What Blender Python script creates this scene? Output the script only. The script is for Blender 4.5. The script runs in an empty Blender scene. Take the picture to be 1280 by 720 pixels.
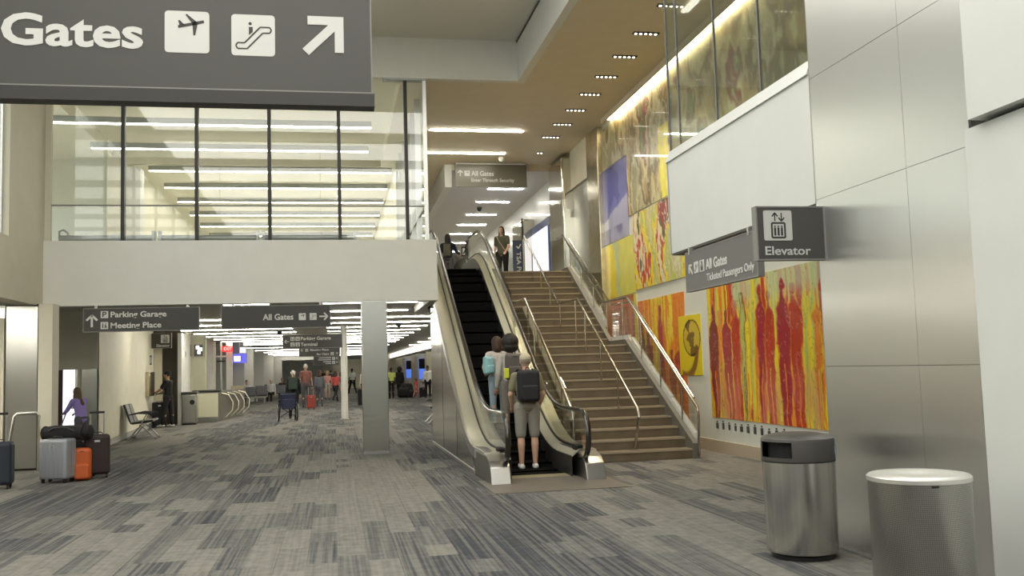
import bpy, bmesh, math, random
import numpy as np
from mathutils import Vector, Matrix
random.seed(7); rng = np.random.default_rng(7)
SC = bpy.context.scene
COL = SC.collection
# ------------------------------------------------------------------ camera
FPX, YAW, PITCH, ROLL, EYE = 1177.8, .1874114, .0833837, -.0294644, 1.55
def _basis():
    cy, sy, cp, sp = math.cos(YAW), math.sin(YAW), math.cos(PITCH), math.sin(PITCH)
    F = Vector((sy*cp, cy*cp, sp)); R = Vector((cy, -sy, 0)); U = R.cross(F)
    cr, sr = math.cos(ROLL), math.sin(ROLL)
    return F, cr*R + sr*U, -sr*R + cr*U
CF, CR, CU = _basis()
cam = bpy.data.cameras.new('camera'); cam.sensor_width = 36; cam.lens = 36*FPX/1280
cam.clip_start = .05; cam.clip_end = 400
co = bpy.data.objects.new('camera', cam); COL.objects.link(co)
co.matrix_world = Matrix(((CR.x, CU.x, -CF.x, 0), (CR.y, CU.y, -CF.y, 0), (CR.z, CU.z, -CF.z, EYE), (0, 0, 0, 1)))
SC.camera = co
# ------------------------------------------------------------------ world, exposure
SC.view_settings.view_transform = 'Standard'; SC.view_settings.look = 'None'
SC.view_settings.exposure = 0.52; SC.view_settings.gamma = 1.0
w = bpy.data.worlds.new('daylight'); SC.world = w; w.use_nodes = True
w.node_tree.nodes['Background'].inputs[0].default_value = (.90, .95, .90, 1)
w.node_tree.nodes['Background'].inputs[1].default_value = .95
LAMP = 38.0          # ceiling strip strength
SC.cycles.max_bounces = 9; SC.cycles.diffuse_bounces = 4; SC.cycles.glossy_bounces = 4
SC.cycles.transparent_max_bounces = 24; SC.cycles.transmission_bounces = 4
SC.cycles.sample_clamp_indirect = 4; SC.cycles.caustics_reflective = False; SC.cycles.caustics_refractive = False
# ------------------------------------------------------------------ materials
MATS = {}
def mat(name, col=(.8, .8, .8), rough=.6, metal=0, emit=0, spec=.5, coat=0, bump=0, bscale=40, var=0, vscale=3, stretch=(1, 1, 1), aniso=0):
    if name in MATS: return MATS[name]
    m = bpy.data.materials.new(name); m.use_nodes = True; nt = m.node_tree; b = nt.nodes['Principled BSDF']
    b.inputs['Base Color'].default_value = (*col, 1); b.inputs['Roughness'].default_value = rough
    b.inputs['Metallic'].default_value = metal; b.inputs['Specular IOR Level'].default_value = spec
    b.inputs['Coat Weight'].default_value = coat; b.inputs['Coat Roughness'].default_value = .06
    if emit:
        b.inputs['Emission Color'].default_value = (*col, 1); b.inputs['Emission Strength'].default_value = emit
    if var or bump:
        tc = nt.nodes.new('ShaderNodeNewGeometry'); mp = nt.nodes.new('ShaderNodeMapping')
        nt.links.new(tc.outputs['Position'], mp.inputs[0]); mp.inputs['Scale'].default_value = stretch
    if var:
        n = nt.nodes.new('ShaderNodeTexNoise'); n.inputs['Scale'].default_value = vscale; n.inputs['Detail'].default_value = 4
        nt.links.new(mp.outputs[0], n.inputs[0]); r = nt.nodes.new('ShaderNodeMapRange')
        r.inputs[1].default_value = .3; r.inputs[2].default_value = .7; r.inputs[3].default_value = 1-var; r.inputs[4].default_value = 1+var
        nt.links.new(n.outputs[0], r.inputs[0]); v = nt.nodes.new('ShaderNodeVectorMath'); v.operation = 'SCALE'
        v.inputs[0].default_value = col; nt.links.new(r.outputs[0], v.inputs['Scale']); nt.links.new(v.outputs[0], b.inputs['Base Color'])
    if bump:
        n = nt.nodes.new('ShaderNodeTexNoise'); n.inputs['Scale'].default_value = bscale; n.inputs['Detail'].default_value = 3
        nt.links.new(mp.outputs[0], n.inputs[0]); bp = nt.nodes.new('ShaderNodeBump'); bp.inputs['Strength'].default_value = bump
        bp.inputs['Distance'].default_value = .02
        nt.links.new(n.outputs[0], bp.inputs['Height']); nt.links.new(bp.outputs[0], b.inputs['Normal'])
    MATS[name] = m; return m
def glass(name, tint=(.975, .985, .98), ior=1.5, rough=.02):
    if name in MATS: return MATS[name]
    m = bpy.data.materials.new(name); m.use_nodes = True; nt = m.node_tree; nt.nodes.clear()
    o = nt.nodes.new('ShaderNodeOutputMaterial'); t = nt.nodes.new('ShaderNodeBsdfTransparent'); t.inputs[0].default_value = (*tint, 1)
    g = nt.nodes.new('ShaderNodeBsdfGlossy'); g.inputs['Roughness'].default_value = rough; g.inputs[0].default_value = (1, 1, 1, 1)
    lw = nt.nodes.new('ShaderNodeLayerWeight'); lw.inputs[0].default_value = .5; f0 = ((ior-1)/(ior+1))**2
    pw = nt.nodes.new('ShaderNodeMath'); pw.operation = 'POWER'; nt.links.new(lw.outputs['Facing'], pw.inputs[0]); pw.inputs[1].default_value = 5
    f = nt.nodes.new('ShaderNodeMath'); f.operation = 'MULTIPLY_ADD'; nt.links.new(pw.outputs[0], f.inputs[0]); f.inputs[1].default_value = 1-f0; f.inputs[2].default_value = f0
    x = nt.nodes.new('ShaderNodeMixShader'); nt.links.new(f.outputs[0], x.inputs[0]); nt.links.new(t.outputs[0], x.inputs[1]); nt.links.new(g.outputs[0], x.inputs[2])
    nt.links.new(x.outputs[0], o.inputs[0]); MATS[name] = m; return m
def carpet_mat(name, ca, cb, contrast, mottled):
    m = bpy.data.materials.new(name); m.use_nodes = True; nt = m.node_tree; b = nt.nodes['Principled BSDF']
    b.inputs['Roughness'].default_value = .95; b.inputs['Specular IOR Level'].default_value = .15
    tc = nt.nodes.new('ShaderNodeNewGeometry')
    def noise(scale, sx, sy, det, off=0):
        mp = nt.nodes.new('ShaderNodeMapping'); mp.inputs['Scale'].default_value = (sx, sy, 1); mp.inputs['Location'].default_value = (off, off*.37, 0)
        nt.links.new(tc.outputs['Position'], mp.inputs[0]); n = nt.nodes.new('ShaderNodeTexNoise')
        n.inputs['Scale'].default_value = scale; n.inputs['Detail'].default_value = det; nt.links.new(mp.outputs[0], n.inputs[0]); return n
    n1 = noise(30, 1, .012, 1.5, contrast*13); n2 = noise(9, 1, 1, 5, 4)
    r1 = nt.nodes.new('ShaderNodeMapRange'); r1.inputs[1].default_value = .5-.16/max(contrast, .3); r1.inputs[2].default_value = .5+.16/max(contrast, .3)
    nt.links.new(n1.outputs[0], r1.inputs[0])
    r2 = nt.nodes.new('ShaderNodeMapRange'); r2.inputs[1].default_value = .3; r2.inputs[2].default_value = .7
    r2.inputs[3].default_value = -mottled; r2.inputs[4].default_value = mottled; nt.links.new(n2.outputs[0], r2.inputs[0])
    a = nt.nodes.new('ShaderNodeMath'); a.operation = 'ADD'; a.use_clamp = True
    nt.links.new(r1.outputs[0], a.inputs[0]); nt.links.new(r2.outputs[0], a.inputs[1])
    mx = nt.nodes.new('ShaderNodeMix'); mx.data_type = 'RGBA'; mx.inputs[6].default_value = (*ca, 1); mx.inputs[7].default_value = (*cb, 1)
    nt.links.new(a.outputs[0], mx.inputs[0]); nt.links.new(mx.outputs[2], b.inputs['Base Color'])
    return m
def attr_mat(name, rough=.35, coat=.5):
    m = bpy.data.materials.new(name); m.use_nodes = True; nt = m.node_tree; b = nt.nodes['Principled BSDF']
    a = nt.nodes.new('ShaderNodeAttribute'); a.attribute_name = 'paint'; nt.links.new(a.outputs['Color'], b.inputs['Base Color'])
    b.inputs['Roughness'].default_value = rough; b.inputs['Coat Weight'].default_value = coat; b.inputs['Coat Roughness'].default_value = .03
    return m
M_white = mat('white_paint', (.78, .77, .72), .6, var=.02)
M_cool = mat('white_panel_paint', (.66, .675, .645), .45, var=.02)
M_cream = mat('cream_wall_paint', (.80, .76, .60), .6, var=.03)
M_beige = mat('beige_paint', (.66, .62, .50), .6, var=.03)
M_tan = mat('tan_ceiling_paint', (.72, .63, .47), .55, var=.03)
M_lilac = mat('pale_ceiling_paint', (.74, .72, .70), .6)
M_greyceil = mat('grey_ceiling_panel', (.46, .44, .38), .6)
M_gloss = mat('glossy_grey_ceiling', (.70, .69, .64), .3, .3)
M_steel = mat('brushed_steel', (.60, .60, .57), .24, 1, bump=.002, bscale=30, stretch=(1, 1, 12))
M_wallsteel = mat('satin_steel_panel', (.90, .90, .88), .30, 1)
_nt = M_wallsteel.node_tree; _tg = _nt.nodes.new('ShaderNodeTangent'); _tg.direction_type = 'RADIAL'; _tg.axis = 'Z'
_b = _nt.nodes['Principled BSDF']; _nt.links.new(_tg.outputs[0], _b.inputs['Tangent']); _b.inputs['Anisotropic'].default_value = .8; _b.inputs['Anisotropic Rotation'].default_value = 0
def brushed(m, r=.3, a=.85):
    nt = m.node_tree; tg = nt.nodes.new('ShaderNodeTangent'); tg.direction_type = 'RADIAL'; tg.axis = 'Z'; b = nt.nodes['Principled BSDF']
    nt.links.new(tg.outputs[0], b.inputs['Tangent']); b.inputs['Anisotropic'].default_value = a; b.inputs['Roughness'].default_value = r
M_mirror = mat('polished_steel', (.70, .67, .58), .10, 1, bump=.08, bscale=3, stretch=(1, 1, 2))
M_gold = mat('warm_steel', (.66, .60, .44), .22, 1, var=.15, vscale=6)
M_alum = mat('aluminium', (.62, .62, .60), .35, 1)
M_dark = mat('dark_bronze_metal', (.035, .033, .03), .4, .6)
M_sign = mat('sign_charcoal', (.056, .053, .049), .45)
M_signedge = mat('sign_edge_dark', (.03, .028, .026), .5)
M_signlit = mat('sign_olive_grey', (.16, .15, .11), .3)
M_letter = mat('letter_white', (.64, .64, .61), .5)
M_black = mat('black_rubber', (.012, .012, .012), .45)
M_blackm = mat('black_matte', (.01, .01, .01), .8)
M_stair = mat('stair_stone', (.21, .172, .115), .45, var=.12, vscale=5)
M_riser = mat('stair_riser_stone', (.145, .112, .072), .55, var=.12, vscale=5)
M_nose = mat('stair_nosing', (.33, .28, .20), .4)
M_rail = mat('rail_steel', (.46, .44, .39), .22, 1)
M_string = mat('stringer_grey', (.16, .15, .125), .5)
M_lamp = mat('lamp_diffuser', (1, .95, .82), .5, emit=LAMP)
M_lampdim = mat('pendant_diffuser', (1, .97, .86), .5, emit=13.0)
M_spot = mat('spot_lamp', (1, .90, .72), .5, emit=6)
M_cove = mat('cove_lamp', (1, .88, .62), .5, emit=7)
M_glass = glass('clear_glass')
M_rglass = glass('coated_glass', (.90, .92, .90), 1.65, .03)
M_bglass = glass('balustrade_glass', (.93, .94, .91), 1.5, .03)
M_ggrey = mat('grey_pipe', (.38, .40, .39), .4, .5)
M_base = mat('beige_baseboard', (.47, .39, .29), .6)
M_olive = mat('olive_green_wall', (.50, .49, .36), .6, var=.03)
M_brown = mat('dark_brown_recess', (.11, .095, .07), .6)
M_wallgrey = mat('mid_grey_wall', (.40, .39, .36), .6)
brushed(M_steel)
# ------------------------------------------------------------------ builders
def at(x, y, a, v):
    d = CF + CR*((x-640)/FPX) - CU*((y-360)/FPX); i = 'xyz'.index(a); o = Vector((0, 0, EYE))
    return o + d*((v-o[i])/d[i])
def tag(o, label=None, cat=None, group=None, kind=None):
    if label: o['label'] = label
    if cat: o['category'] = cat
    if group: o['group'] = group
    if kind: o['kind'] = kind
    return o
def empty(name, loc=(0, 0, 0), rz=0, label=None, cat=None, group=None, kind=None, parent=None):
    o = bpy.data.objects.new(name, None); COL.objects.link(o); o.location = loc; o.rotation_euler = (0, 0, rz)
    o.empty_display_size = .1
    if parent: o.parent = parent
    return tag(o, label, cat, group, kind)
class MB:
    """collects solids; build() links them as one mesh, in the parent's local frame when local=True"""
    def __init__(s): s.v = []; s.f = []; s.m = []; s.cur = 0
    def add(s, vs, fs):
        n = len(s.v); s.v += [tuple(v) for v in vs]; s.f += [tuple(n+i for i in f) for f in fs]; s.m += [s.cur]*len(fs); return s
    def box(s, x0, x1, y0, y1, z0, z1):
        if x1 < x0: x0, x1 = x1, x0
        if y1 < y0: y0, y1 = y1, y0
        if z1 < z0: z0, z1 = z1, z0
        return s.add([(x0,y0,z0),(x1,y0,z0),(x1,y1,z0),(x0,y1,z0),(x0,y0,z1),(x1,y0,z1),(x1,y1,z1),(x0,y1,z1)],
                     [(0,3,2,1),(4,5,6,7),(0,1,5,4),(1,2,6,5),(2,3,7,6),(3,0,4,7)])
    def prism(s, poly, fn, a, b):
        """poly of (u,v); fn(u,v,w)->xyz; extruded from w=a to b"""
        ar = sum(poly[i][0]*poly[(i+1) % len(poly)][1]-poly[(i+1) % len(poly)][0]*poly[i][1] for i in range(len(poly)))
        if ar < 0: poly = poly[::-1]
        n = len(poly); A = [fn(u, v, a) for u, v in poly]; B = [fn(u, v, b) for u, v in poly]
        return s.add(A+B, [tuple(range(n))[::-1], tuple(range(n, 2*n))]+[(i, (i+1) % n, n+(i+1) % n, n+i) for i in range(n)])
    def tube(s, pts, r, n=8, cap=True, ry=None):
        P = [Vector(p) for p in pts]; rs = r if isinstance(r, (list, tuple)) else [r]*len(P)
        T = []
        for i in range(len(P)):
            t = (P[min(i+1, len(P)-1)]-P[max(i-1, 0)]); T.append(t.normalized() if t.length > 1e-9 else Vector((0, 0, 1)))
        ref = Vector((0, 0, 1)) if abs(T[0].z) < .9 else Vector((1, 0, 0)); x = T[0].cross(ref).normalized(); vs = []
        for i, p in enumerate(P):
            x = (x-T[i]*x.dot(T[i])).normalized(); y = T[i].cross(x)
            for k in range(n):
                a = 2*math.pi*k/n; vs.append(p+x*(math.cos(a)*rs[i])+y*(math.sin(a)*(ry if ry else rs[i])))
        fs = []
        for i in range(len(P)-1):
            for k in range(n): fs.append((i*n+k, i*n+(k+1) % n, (i+1)*n+(k+1) % n, (i+1)*n+k))
        if cap: fs += [tuple(range(n))[::-1], tuple((len(P)-1)*n+k for k in range(n))]
        return s.add(vs, fs)
    def lathe(s, prof, n=24, c=(0, 0), sy=1):
        """prof of (r,z) bottom to top"""
        vs = []; fs = []
        for r, z in prof:
            for k in range(n):
                a = 2*math.pi*k/n; vs.append((c[0]+r*math.cos(a), c[1]+r*math.sin(a)*sy, z))
        for i in range(len(prof)-1):
            for k in range(n): fs.append((i*n+k, i*n+(k+1) % n, (i+1)*n+(k+1) % n, (i+1)*n+k))
        fs += [tuple(range(n))[::-1], tuple((len(prof)-1)*n+k for k in range(n))]
        return s.add(vs, fs)
    def ell(s, c, r, n=12, m=8, rot=None):
        c = Vector(c); vs = []; fs = []
        for j in range(1, m):
            t = math.pi*j/m
            for k in range(n):
                a = 2*math.pi*k/n; v = Vector((r[0]*math.sin(t)*math.cos(a), r[1]*math.sin(t)*math.sin(a), -r[2]*math.cos(t)))
                if rot: v = rot @ v
                vs.append(c+v)
        b = Vector((0, 0, -r[2])); tp = Vector((0, 0, r[2]))
        if rot: b = rot @ b; tp = rot @ tp
        vs += [c+b, c+tp]; N = len(vs)
        for j in range(m-2):
            for k in range(n): fs.append((j*n+k, j*n+(k+1) % n, (j+1)*n+(k+1) % n, (j+1)*n+k))
        for k in range(n): fs.append((N-2, (k+1) % n, k)); fs.append((N-1, (m-2)*n+k, (m-2)*n+(k+1) % n))
        return s.add(vs, fs)
    def cap(s, a, ra, b, rb, n=10):
        """closed tapered capsule"""
        a = Vector(a); b = Vector(b); d = (b-a)
        if d.length < 1e-6: return s.ell(a, (ra, ra, ra))
        t = d.normalized(); pts = []; rs = []
        for q in (-.98, -.8, -.45, 0): pts.append(a+t*ra*q); rs.append(ra*math.sqrt(1-q*q))
        for q in (0, .45, .8, .98): pts.append(b+t*rb*q); rs.append(rb*math.sqrt(1-q*q))
        return s.tube(pts, rs, n)
    def mesh(s, name, mats, smooth=False, bevel=0, seg=2, local=None):
        me = bpy.data.meshes.new(name); vs = s.v
        if local is not None:
            inv = local.inverted(); vs = [inv @ Vector(v) for v in vs]
        me.from_pydata(vs, [], s.f)
        for mm in (mats if isinstance(mats, (list, tuple)) else [mats]): me.materials.append(mm)
        if len(me.materials) > 1:
            me.polygons.foreach_set('material_index', s.m)
        if bevel:
            bm = bmesh.new(); bm.from_mesh(me)
            bmesh.ops.bevel(bm, geom=[e for e in bm.edges if e.calc_face_angle(0) > .5], offset=bevel, segments=seg, profile=.6, affect='EDGES', clamp_overlap=True)
            bm.to_mesh(me); bm.free()
        if bevel and not smooth:
            big = max([p.area for p in me.polygons]+[1e-9])
            me.polygons.foreach_set('use_smooth', [p.area < big*.10 for p in me.polygons])
        elif smooth:
            me.polygons.foreach_set('use_smooth', [True]*len(me.polygons))
            try: me.set_sharp_from_angle(angle=math.radians(40))
            except Exception: pass
        me.update(); return me
    def build(s, name, mats, parent=None, smooth=False, bevel=0, seg=2, world=False):
        """world=True: the numbers are world coordinates, parent is un-transformed back"""
        loc = None
        if world and parent:
            loc = wm(parent)
        me = s.mesh(name, mats, smooth, bevel, seg, loc); o = bpy.data.objects.new(name, me); COL.objects.link(o)
        if parent: o.parent = parent
        return o
def wm(o):
    m = Matrix.Translation(o.location) @ Matrix.Rotation(o.rotation_euler.z, 4, 'Z')
    return wm(o.parent) @ m if o.parent else m
def B(*a): return MB().box(*a)
def struct(name, mb, m, **k): return tag(mb.build(name, m, **k), kind='structure')
def copy_tree(o, parent=None):
    c = o.copy(); COL.objects.link(c)
    if parent: c.parent = parent
    for ch in o.children: copy_tree(ch, c)
    return c
ORD = ['first', 'second', 'third', 'fourth', 'fifth', 'sixth', 'seventh', 'eighth', 'ninth', 'tenth', 'eleventh', 'twelfth', 'thirteenth', 'fourteenth', 'fifteenth',
       'sixteenth', 'seventeenth', 'eighteenth', 'nineteenth', 'twentieth']
def YZ(x0): return lambda u, v, w: (w, u, v)
yz = lambda u, v, w: (w, u, v)
xz = lambda u, v, w: (u, w, v)
xy = lambda u, v, w: (u, v, w)
# flat frame for signs: o origin, r right, u up, n outwards
class Face:
    def __init__(s, o, r, u=(0, 0, 1)):
        s.o = Vector(o); s.r = Vector(r).normalized(); s.u = Vector(u); s.n = s.r.cross(s.u)
    def __call__(s, a, b, c): return s.o+s.r*a+s.u*b+s.n*c
def lettering(F, parent, txt, x, y, h, m=None, bold=.012, spacing=1, width=None, d=.004, name='lettering'):
    """cap height h, left x, baseline y on face F"""
    cu = bpy.data.curves.new('t', 'FONT'); cu.body = txt; cu.size = h/.73; cu.extrude = d/2; cu.offset = bold*h; cu.space_character = spacing
    cu.resolution_u = 3
    o = bpy.data.objects.new('t', cu); COL.objects.link(o); bpy.context.view_layer.update()
    me = bpy.data.meshes.new_from_object(o); bpy.data.objects.remove(o); me.name = name
    xs = [v.co.x for v in me.vertices]; k = width/(max(xs)-min(xs)) if width else 1; x0 = min(xs)
    inv = wm(parent).inverted()
    for v in me.vertices: v.co = inv @ F(x+(v.co.x-x0)*k, y+v.co.y, .002+v.co.z)
    me.materials.clear(); me.materials.append(m or M_letter)
    ob = bpy.data.objects.new(name, me); COL.objects.link(ob); ob.parent = parent; return ob
def shape(F, parent, polys, m=None, d=.004, name='pictogram', z=.001):
    mb = MB()
    for p in polys: mb.prism(p, F, z, z+d)
    return mb.build(name, m or M_letter, parent, world=True)
def rect(x0, y0, x1, y1): return [(x0, y0), (x1, y0), (x1, y1), (x0, y1)]
def rrect(x0, y0, x1, y1, r, n=3):
    P = []
    for cx, cy, a0 in ((x1-r, y0+r, -90), (x1-r, y1-r, 0), (x0+r, y1-r, 90), (x0+r, y0+r, 180)):
        for i in range(n+1): a = math.radians(a0+90*i/n); P.append((cx+r*math.cos(a), cy+r*math.sin(a)))
    return P
def circ(cx, cy, r, n=10): return [(cx+r*math.cos(2*math.pi*i/n), cy+r*math.sin(2*math.pi*i/n)) for i in range(n)]
def seg2(a, b, w):
    dx, dy = b[0]-a[0], b[1]-a[1]; l = math.hypot(dx, dy); nx, ny = -dy/l*w/2, dx/l*w/2
    return [(a[0]+nx, a[1]+ny), (a[0]-nx, a[1]-ny), (b[0]-nx, b[1]-ny), (b[0]+nx, b[1]+ny)]
def arrow(cx, cy, L, ang, w=.17):
    c, s = math.cos(ang), math.sin(ang)
    def T(p): return (cx+(p[0]*c-p[1]*s)*L, cy+(p[0]*s+p[1]*c)*L)
    return [[T(p) for p in poly] for poly in (seg2((-.5, 0), (.38, 0), w), seg2((.05, .42), (.48, -.01), w), seg2((.05, -.42), (.48, .01), w), circ(.46, 0, w*.42, 8))]
def icon_plane(x, y, s): return [rrect(x, y, x+s, y+s, s*.08)], [seg2((x+.3*s, y+.62*s), (x+.88*s, y+.76*s), .07*s), [(x+.62*s, y+.70*s), (x+.74*s, y+.73*s), (x+.50*s, y+.93*s), (x+.46*s, y+.92*s)],
      [(x+.62*s, y+.70*s), (x+.74*s, y+.71*s), (x+.68*s, y+.42*s), (x+.64*s, y+.42*s)], [(x+.33*s, y+.66*s), (x+.45*s, y+.66*s), (x+.34*s, y+.78*s), (x+.30*s, y+.77*s)]]
def icon_esc(x, y, s):
    P = lambda a, b: (x+a*s, y+b*s); w = .035*s
    L = [(.1, .24), (.14, .17), (.36, .17), (.72, .56), (.88, .56), (.92, .63), (.88, .70), (.66, .70), (.30, .31), (.14, .31), (.1, .24)]
    return [rrect(x, y, x+s, y+s, s*.08)], [seg2(P(*L[i]), P(*L[i+1]), w) for i in range(len(L)-1)]+[circ(*P(.43, .78), .04*s, 8), [P(.40, .50), P(.49, .58), P(.49, .70), P(.40, .70)]]
def icon_elev(x, y, s):
    P = lambda a, b: (x+a*s, y+b*s); k = [seg2(P(.40, .64), P(.40, .9), .04*s), seg2(P(.40, .92), P(.30, .80), .045*s), seg2(P(.40, .92), P(.50, .80), .045*s),
      seg2(P(.63, .92), P(.63, .66), .04*s), seg2(P(.63, .64), P(.53, .76), .045*s), seg2(P(.63, .64), P(.73, .76), .045*s)]
    for a, b in (((.28, .58), (.74, .58)), ((.28, .1), (.74, .1)), ((.28, .1), (.28, .58)), ((.74, .1), (.74, .58))): k.append(seg2(P(*a), P(*b), .06*s))
    for cx in (.39, .51, .63): k += [circ(*P(cx, .47), .032*s, 6), seg2(P(cx, .16), P(cx, .43), .07*s)]
    return [rrect(x, y, x+s, y+s, s*.06)], k
def icon_person(x, y, s):
    P = lambda a, b: (x+a*s, y+b*s)
    return [rrect(x, y, x+s, y+s, s*.08)], [circ(*P(.3, .78), .07*s, 8), seg2(P(.3, .15), P(.3, .68), .14*s), circ(*P(.68, .78), .07*s, 8), seg2(P(.58, .12), P(.66, .68), .12*s), seg2(P(.84, .12), P(.70, .5), .1*s)]
def put_icon(F, parent, ic, dark=None, s=1):
    a = shape(F, parent, ic[0], d=.004)
    mb = MB()
    for p in ic[1]: mb.prism(p, F, .0055, .007)
    mb.build('symbol', dark or M_signedge, a, world=True)
def sign_board(name, label, cat, o, r, wdt, h, t=.06, m=None, border=True, group=None):
    """o = lower left of front face in world; board goes backwards by t"""
    F = Face(o, r); e = empty(name, tuple(o), 0, label, cat, group)
    MB().prism(rect(0, 0, wdt, h), F, -t, 0).build('panel', m or M_sign, e, world=True)
    if border:
        b = MB(); q = .012
        for p in (rect(-q, -q, wdt+q, 0), rect(-q, h, wdt+q, h+q), rect(-q, 0, 0, h), rect(wdt, 0, wdt+q, h)): b.prism(p, F, -t-.005, .004)
        b.build('frame', mat('sign_frame_grey', (.24, .235, .22), .5), e, world=True)
    return F, e
# ================================================================== STRUCTURE
ZU = 3.85                      # upper floor level
RIS = ZU/24
# floor with carpet planks -------------------------------------------------
floor = struct('floor', B(-16, 12, -45, 125, -.3, -.006), mat('floor_backing', (.16, .155, .145), .95))
CM = []
specs = [((.165, .160, .145), (.225, .215, .190), .6, .6), ((.15, .145, .132), (.215, .205, .182), .7, .6),
         ((.062, .066, .072), (.175, .17, .155), 1.1, .2), ((.050, .054, .062), (.135, .133, .126), 1.3, .2), ((.092, .094, .094), (.175, .17, .155), 1.0, .3)]
for i, (a, b, c, d) in enumerate(specs): CM.append(carpet_mat('carpet_%s' % ['pale', 'beige', 'slate_stripe', 'dark_stripe', 'soft_stripe'][i], a, b, c, d))
PW, PL = .25, 1.0
planks = []
ncol = int(16.5/PW)
for c in range(ncol):
    x = -8.5+PW*c; off = random.choice((0, .25, .5, .75)); y = 4+off; prev = 0
    while y < 62:
        L0 = 1.0
        if not ((1.98 < x+PW/2 < 3.58 and 12.4 < y+.5 < 20) or (3.58 < x+PW/2 < 5.6 and 14.6 < y+.5 < 18) or (x > 6.3) or (x+PW > 4.12 and y+L0 < 7.3)):
            nz = math.sin(x*1.1+y*.23+1.7*math.sin(y*.31))+math.sin(x*2.3-y*.11+2)+random.uniform(-1.5, 1.5)
            k = 0 if nz > .9 else 1 if nz > .35 else 4 if nz > -.25 else 2 if nz > -1.1 else 3
            L = random.choice((.5, 1.0, 1.0, 1.0))
            planks.append((x, y, L, k))
        else: L = .5
        y += L
def vis(p):
    v = Vector((p[0]+.12, p[1]+p[2]/2, 0))-Vector((0, 0, EYE)); dz = v.dot(CF)
    if dz < 2: return -1
    px = 640+FPX*v.dot(CR)/dz; py = 360-FPX*v.dot(CU)/dz
    if px < -30 or px > 1300 or py > 740: return -1
    return 1/dz
planks.sort(key=vis, reverse=True)
pm = {}
for x, y, L, k in planks[:300]:
    if (L, k) not in pm: pm[(L, k)] = B(.001, PW-.001, .001, L-.001, -.006, 0).mesh('carpet_plank', CM[k])
    o = bpy.data.objects.new('carpet_plank', pm[(L, k)]); COL.objects.link(o); o.location = (x, y, 0); o.parent = floor
s = MB()
for x, y, L, k in planks[300:]:
    s.cur = k; s.box(x+.001, x+PW-.001, y+.001, y+L-.001, -.006, 0)
tag(s.build('carpet_plank', CM, floor), kind='stuff')
# far carpet beyond the planks
struct('floor', B(-16, 12, 62, 125, -.006, 0), CM[1]); struct('floor', B(-16, 12, -45, 3.9, -.006, 0), CM[4]); struct('floor', B(-16, -8.5, 4, 62, -.006, 0), CM[1]); struct('floor', B(7.75, 12, 11, 62, -.006, 0), CM[1])
# mezzanine beam, slabs ---------------------------------------------------
struct('wall_front', B(-5.16, 1.84, 18.2, 18.5, 2.88, 4.07), M_white)
struct('wall_front', B(1.84, 1.98, 18.2, 22.0, 2.88, 4.07), M_white)
struct('wall_left', B(-5.46, -5.16, -45, 18.5, 2.88, 3.9), M_beige)
struct('wall_left', B(-12.3, -12, -45, 18.5, 0, 2.88), M_beige)
struct('ceiling', B(-16, 1.84, 18.5, 125, 3.05, 3.85), M_greyceil)
struct('ceiling', B(1.84, 10, 22.95, 125, 3.05, 3.85), M_greyceil)
struct('floor_upper', B(-16, 1.84, 18.5, 60, 3.85, 3.86), mat('terrazzo_pale', (.72, .70, .62), .4))
struct('floor_upper', B(1.84, 6.42, 22.9, 60, 3.85, 3.86), mat('terrazzo_warm', (.60, .56, .48), .4))
struct('ceiling', B(-12, -5.46, -45, 18.5, 2.88, 3.0), M_greyceil)
# atrium ceiling, fascias, tan ceiling
struct('ceiling', B(-5.6, 3.7, -20, 18.35, 8.1, 8.25), M_gloss)
struct('wall_front', B(-5.3, 3.85, 18.2, 18.35, 7.28, 8.1), M_white)
struct('wall_right', B(3.7, 3.85, -20, 18.2, 7.28, 8.1), M_white)
struct('trim_1', B(3.685, 3.70, -5, 18.2, 8.07, 8.1), M_dark)
struct('ceiling', B(3.85, 6.6, -20, 26, 7.28, 7.4), M_tan)
struct('ceiling', B(1.84, 3.85, 18.35, 26, 7.28, 7.4), M_tan)
struct('ceiling', B(1.84, 3.1, 26, 60, 7.28, 7.4), M_tan)
struct('ceiling', B(3.3, 6.6, 26, 60, 7.1, 7.4), M_lilac)
struct('wall_front', B(3.3, 6.6, 25.98, 26, 7.1, 7.28), M_tan)
struct('wall_left', B(3.1, 3.3, 26, 50, 6.63, 7.4), M_white)
# mural wall and things at its far end
struct('wall_right', MB().box(6.42, 6.7, 7.5, 26, 0, 7.28).box(6.42, 6.7, 26, 60, 3.85, 7.28), mat('mural_wall_white', (.72, .74, .68), .35, coat=.3, var=.04, vscale=1))
struct('baseboard_right', B(6.39, 6.42, 11, 18, 0, .20), M_base)
struct('wall_back', B(-12, 4.2, -45.3, -45, 0, 3.2), M_wallgrey)  # unseen wall behind the camera, added to darken reflections in the steel
struct('wall_back', B(1.84, 6.6, 57, 57.2, 3.86, 7.2), M_white)
# steel-clad wall near the camera
struct('wall_right', B(4.12, 6.7, -45, 7.42, 0, 7.3), M_dark)
sp = empty('wall_right', (4.12, 7.4, 0), kind='structure')
zs = [0.0, 1.475, 2.905, 3.97, 5.3, 6.5, 7.27]; ys = [5.40, 6.105, 7.415]
for j in range(6):
    for i in range(2):
        B(4.10, 4.125, ys[i]+.002, ys[i+1]-.002, zs[j]+.002, zs[j+1]-.002).build('steel_panel', M_wallsteel, sp, world=True)
B(4.10, 4.125, 7.416, 7.424, 0, 7.27).build('corner_strip', M_alum, sp, world=True)
struct('wall_right', B(4.05, 4.13, -45, 5.385, 0, 3.0), M_cool)
struct('trim_2', B(4.06, 4.13, 5.385, 5.40, 0, 3.0), M_alum)
struct('wall_right', B(3.98, 4.13, -45, 5.25, 3.03, 7.3), M_cool)
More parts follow.
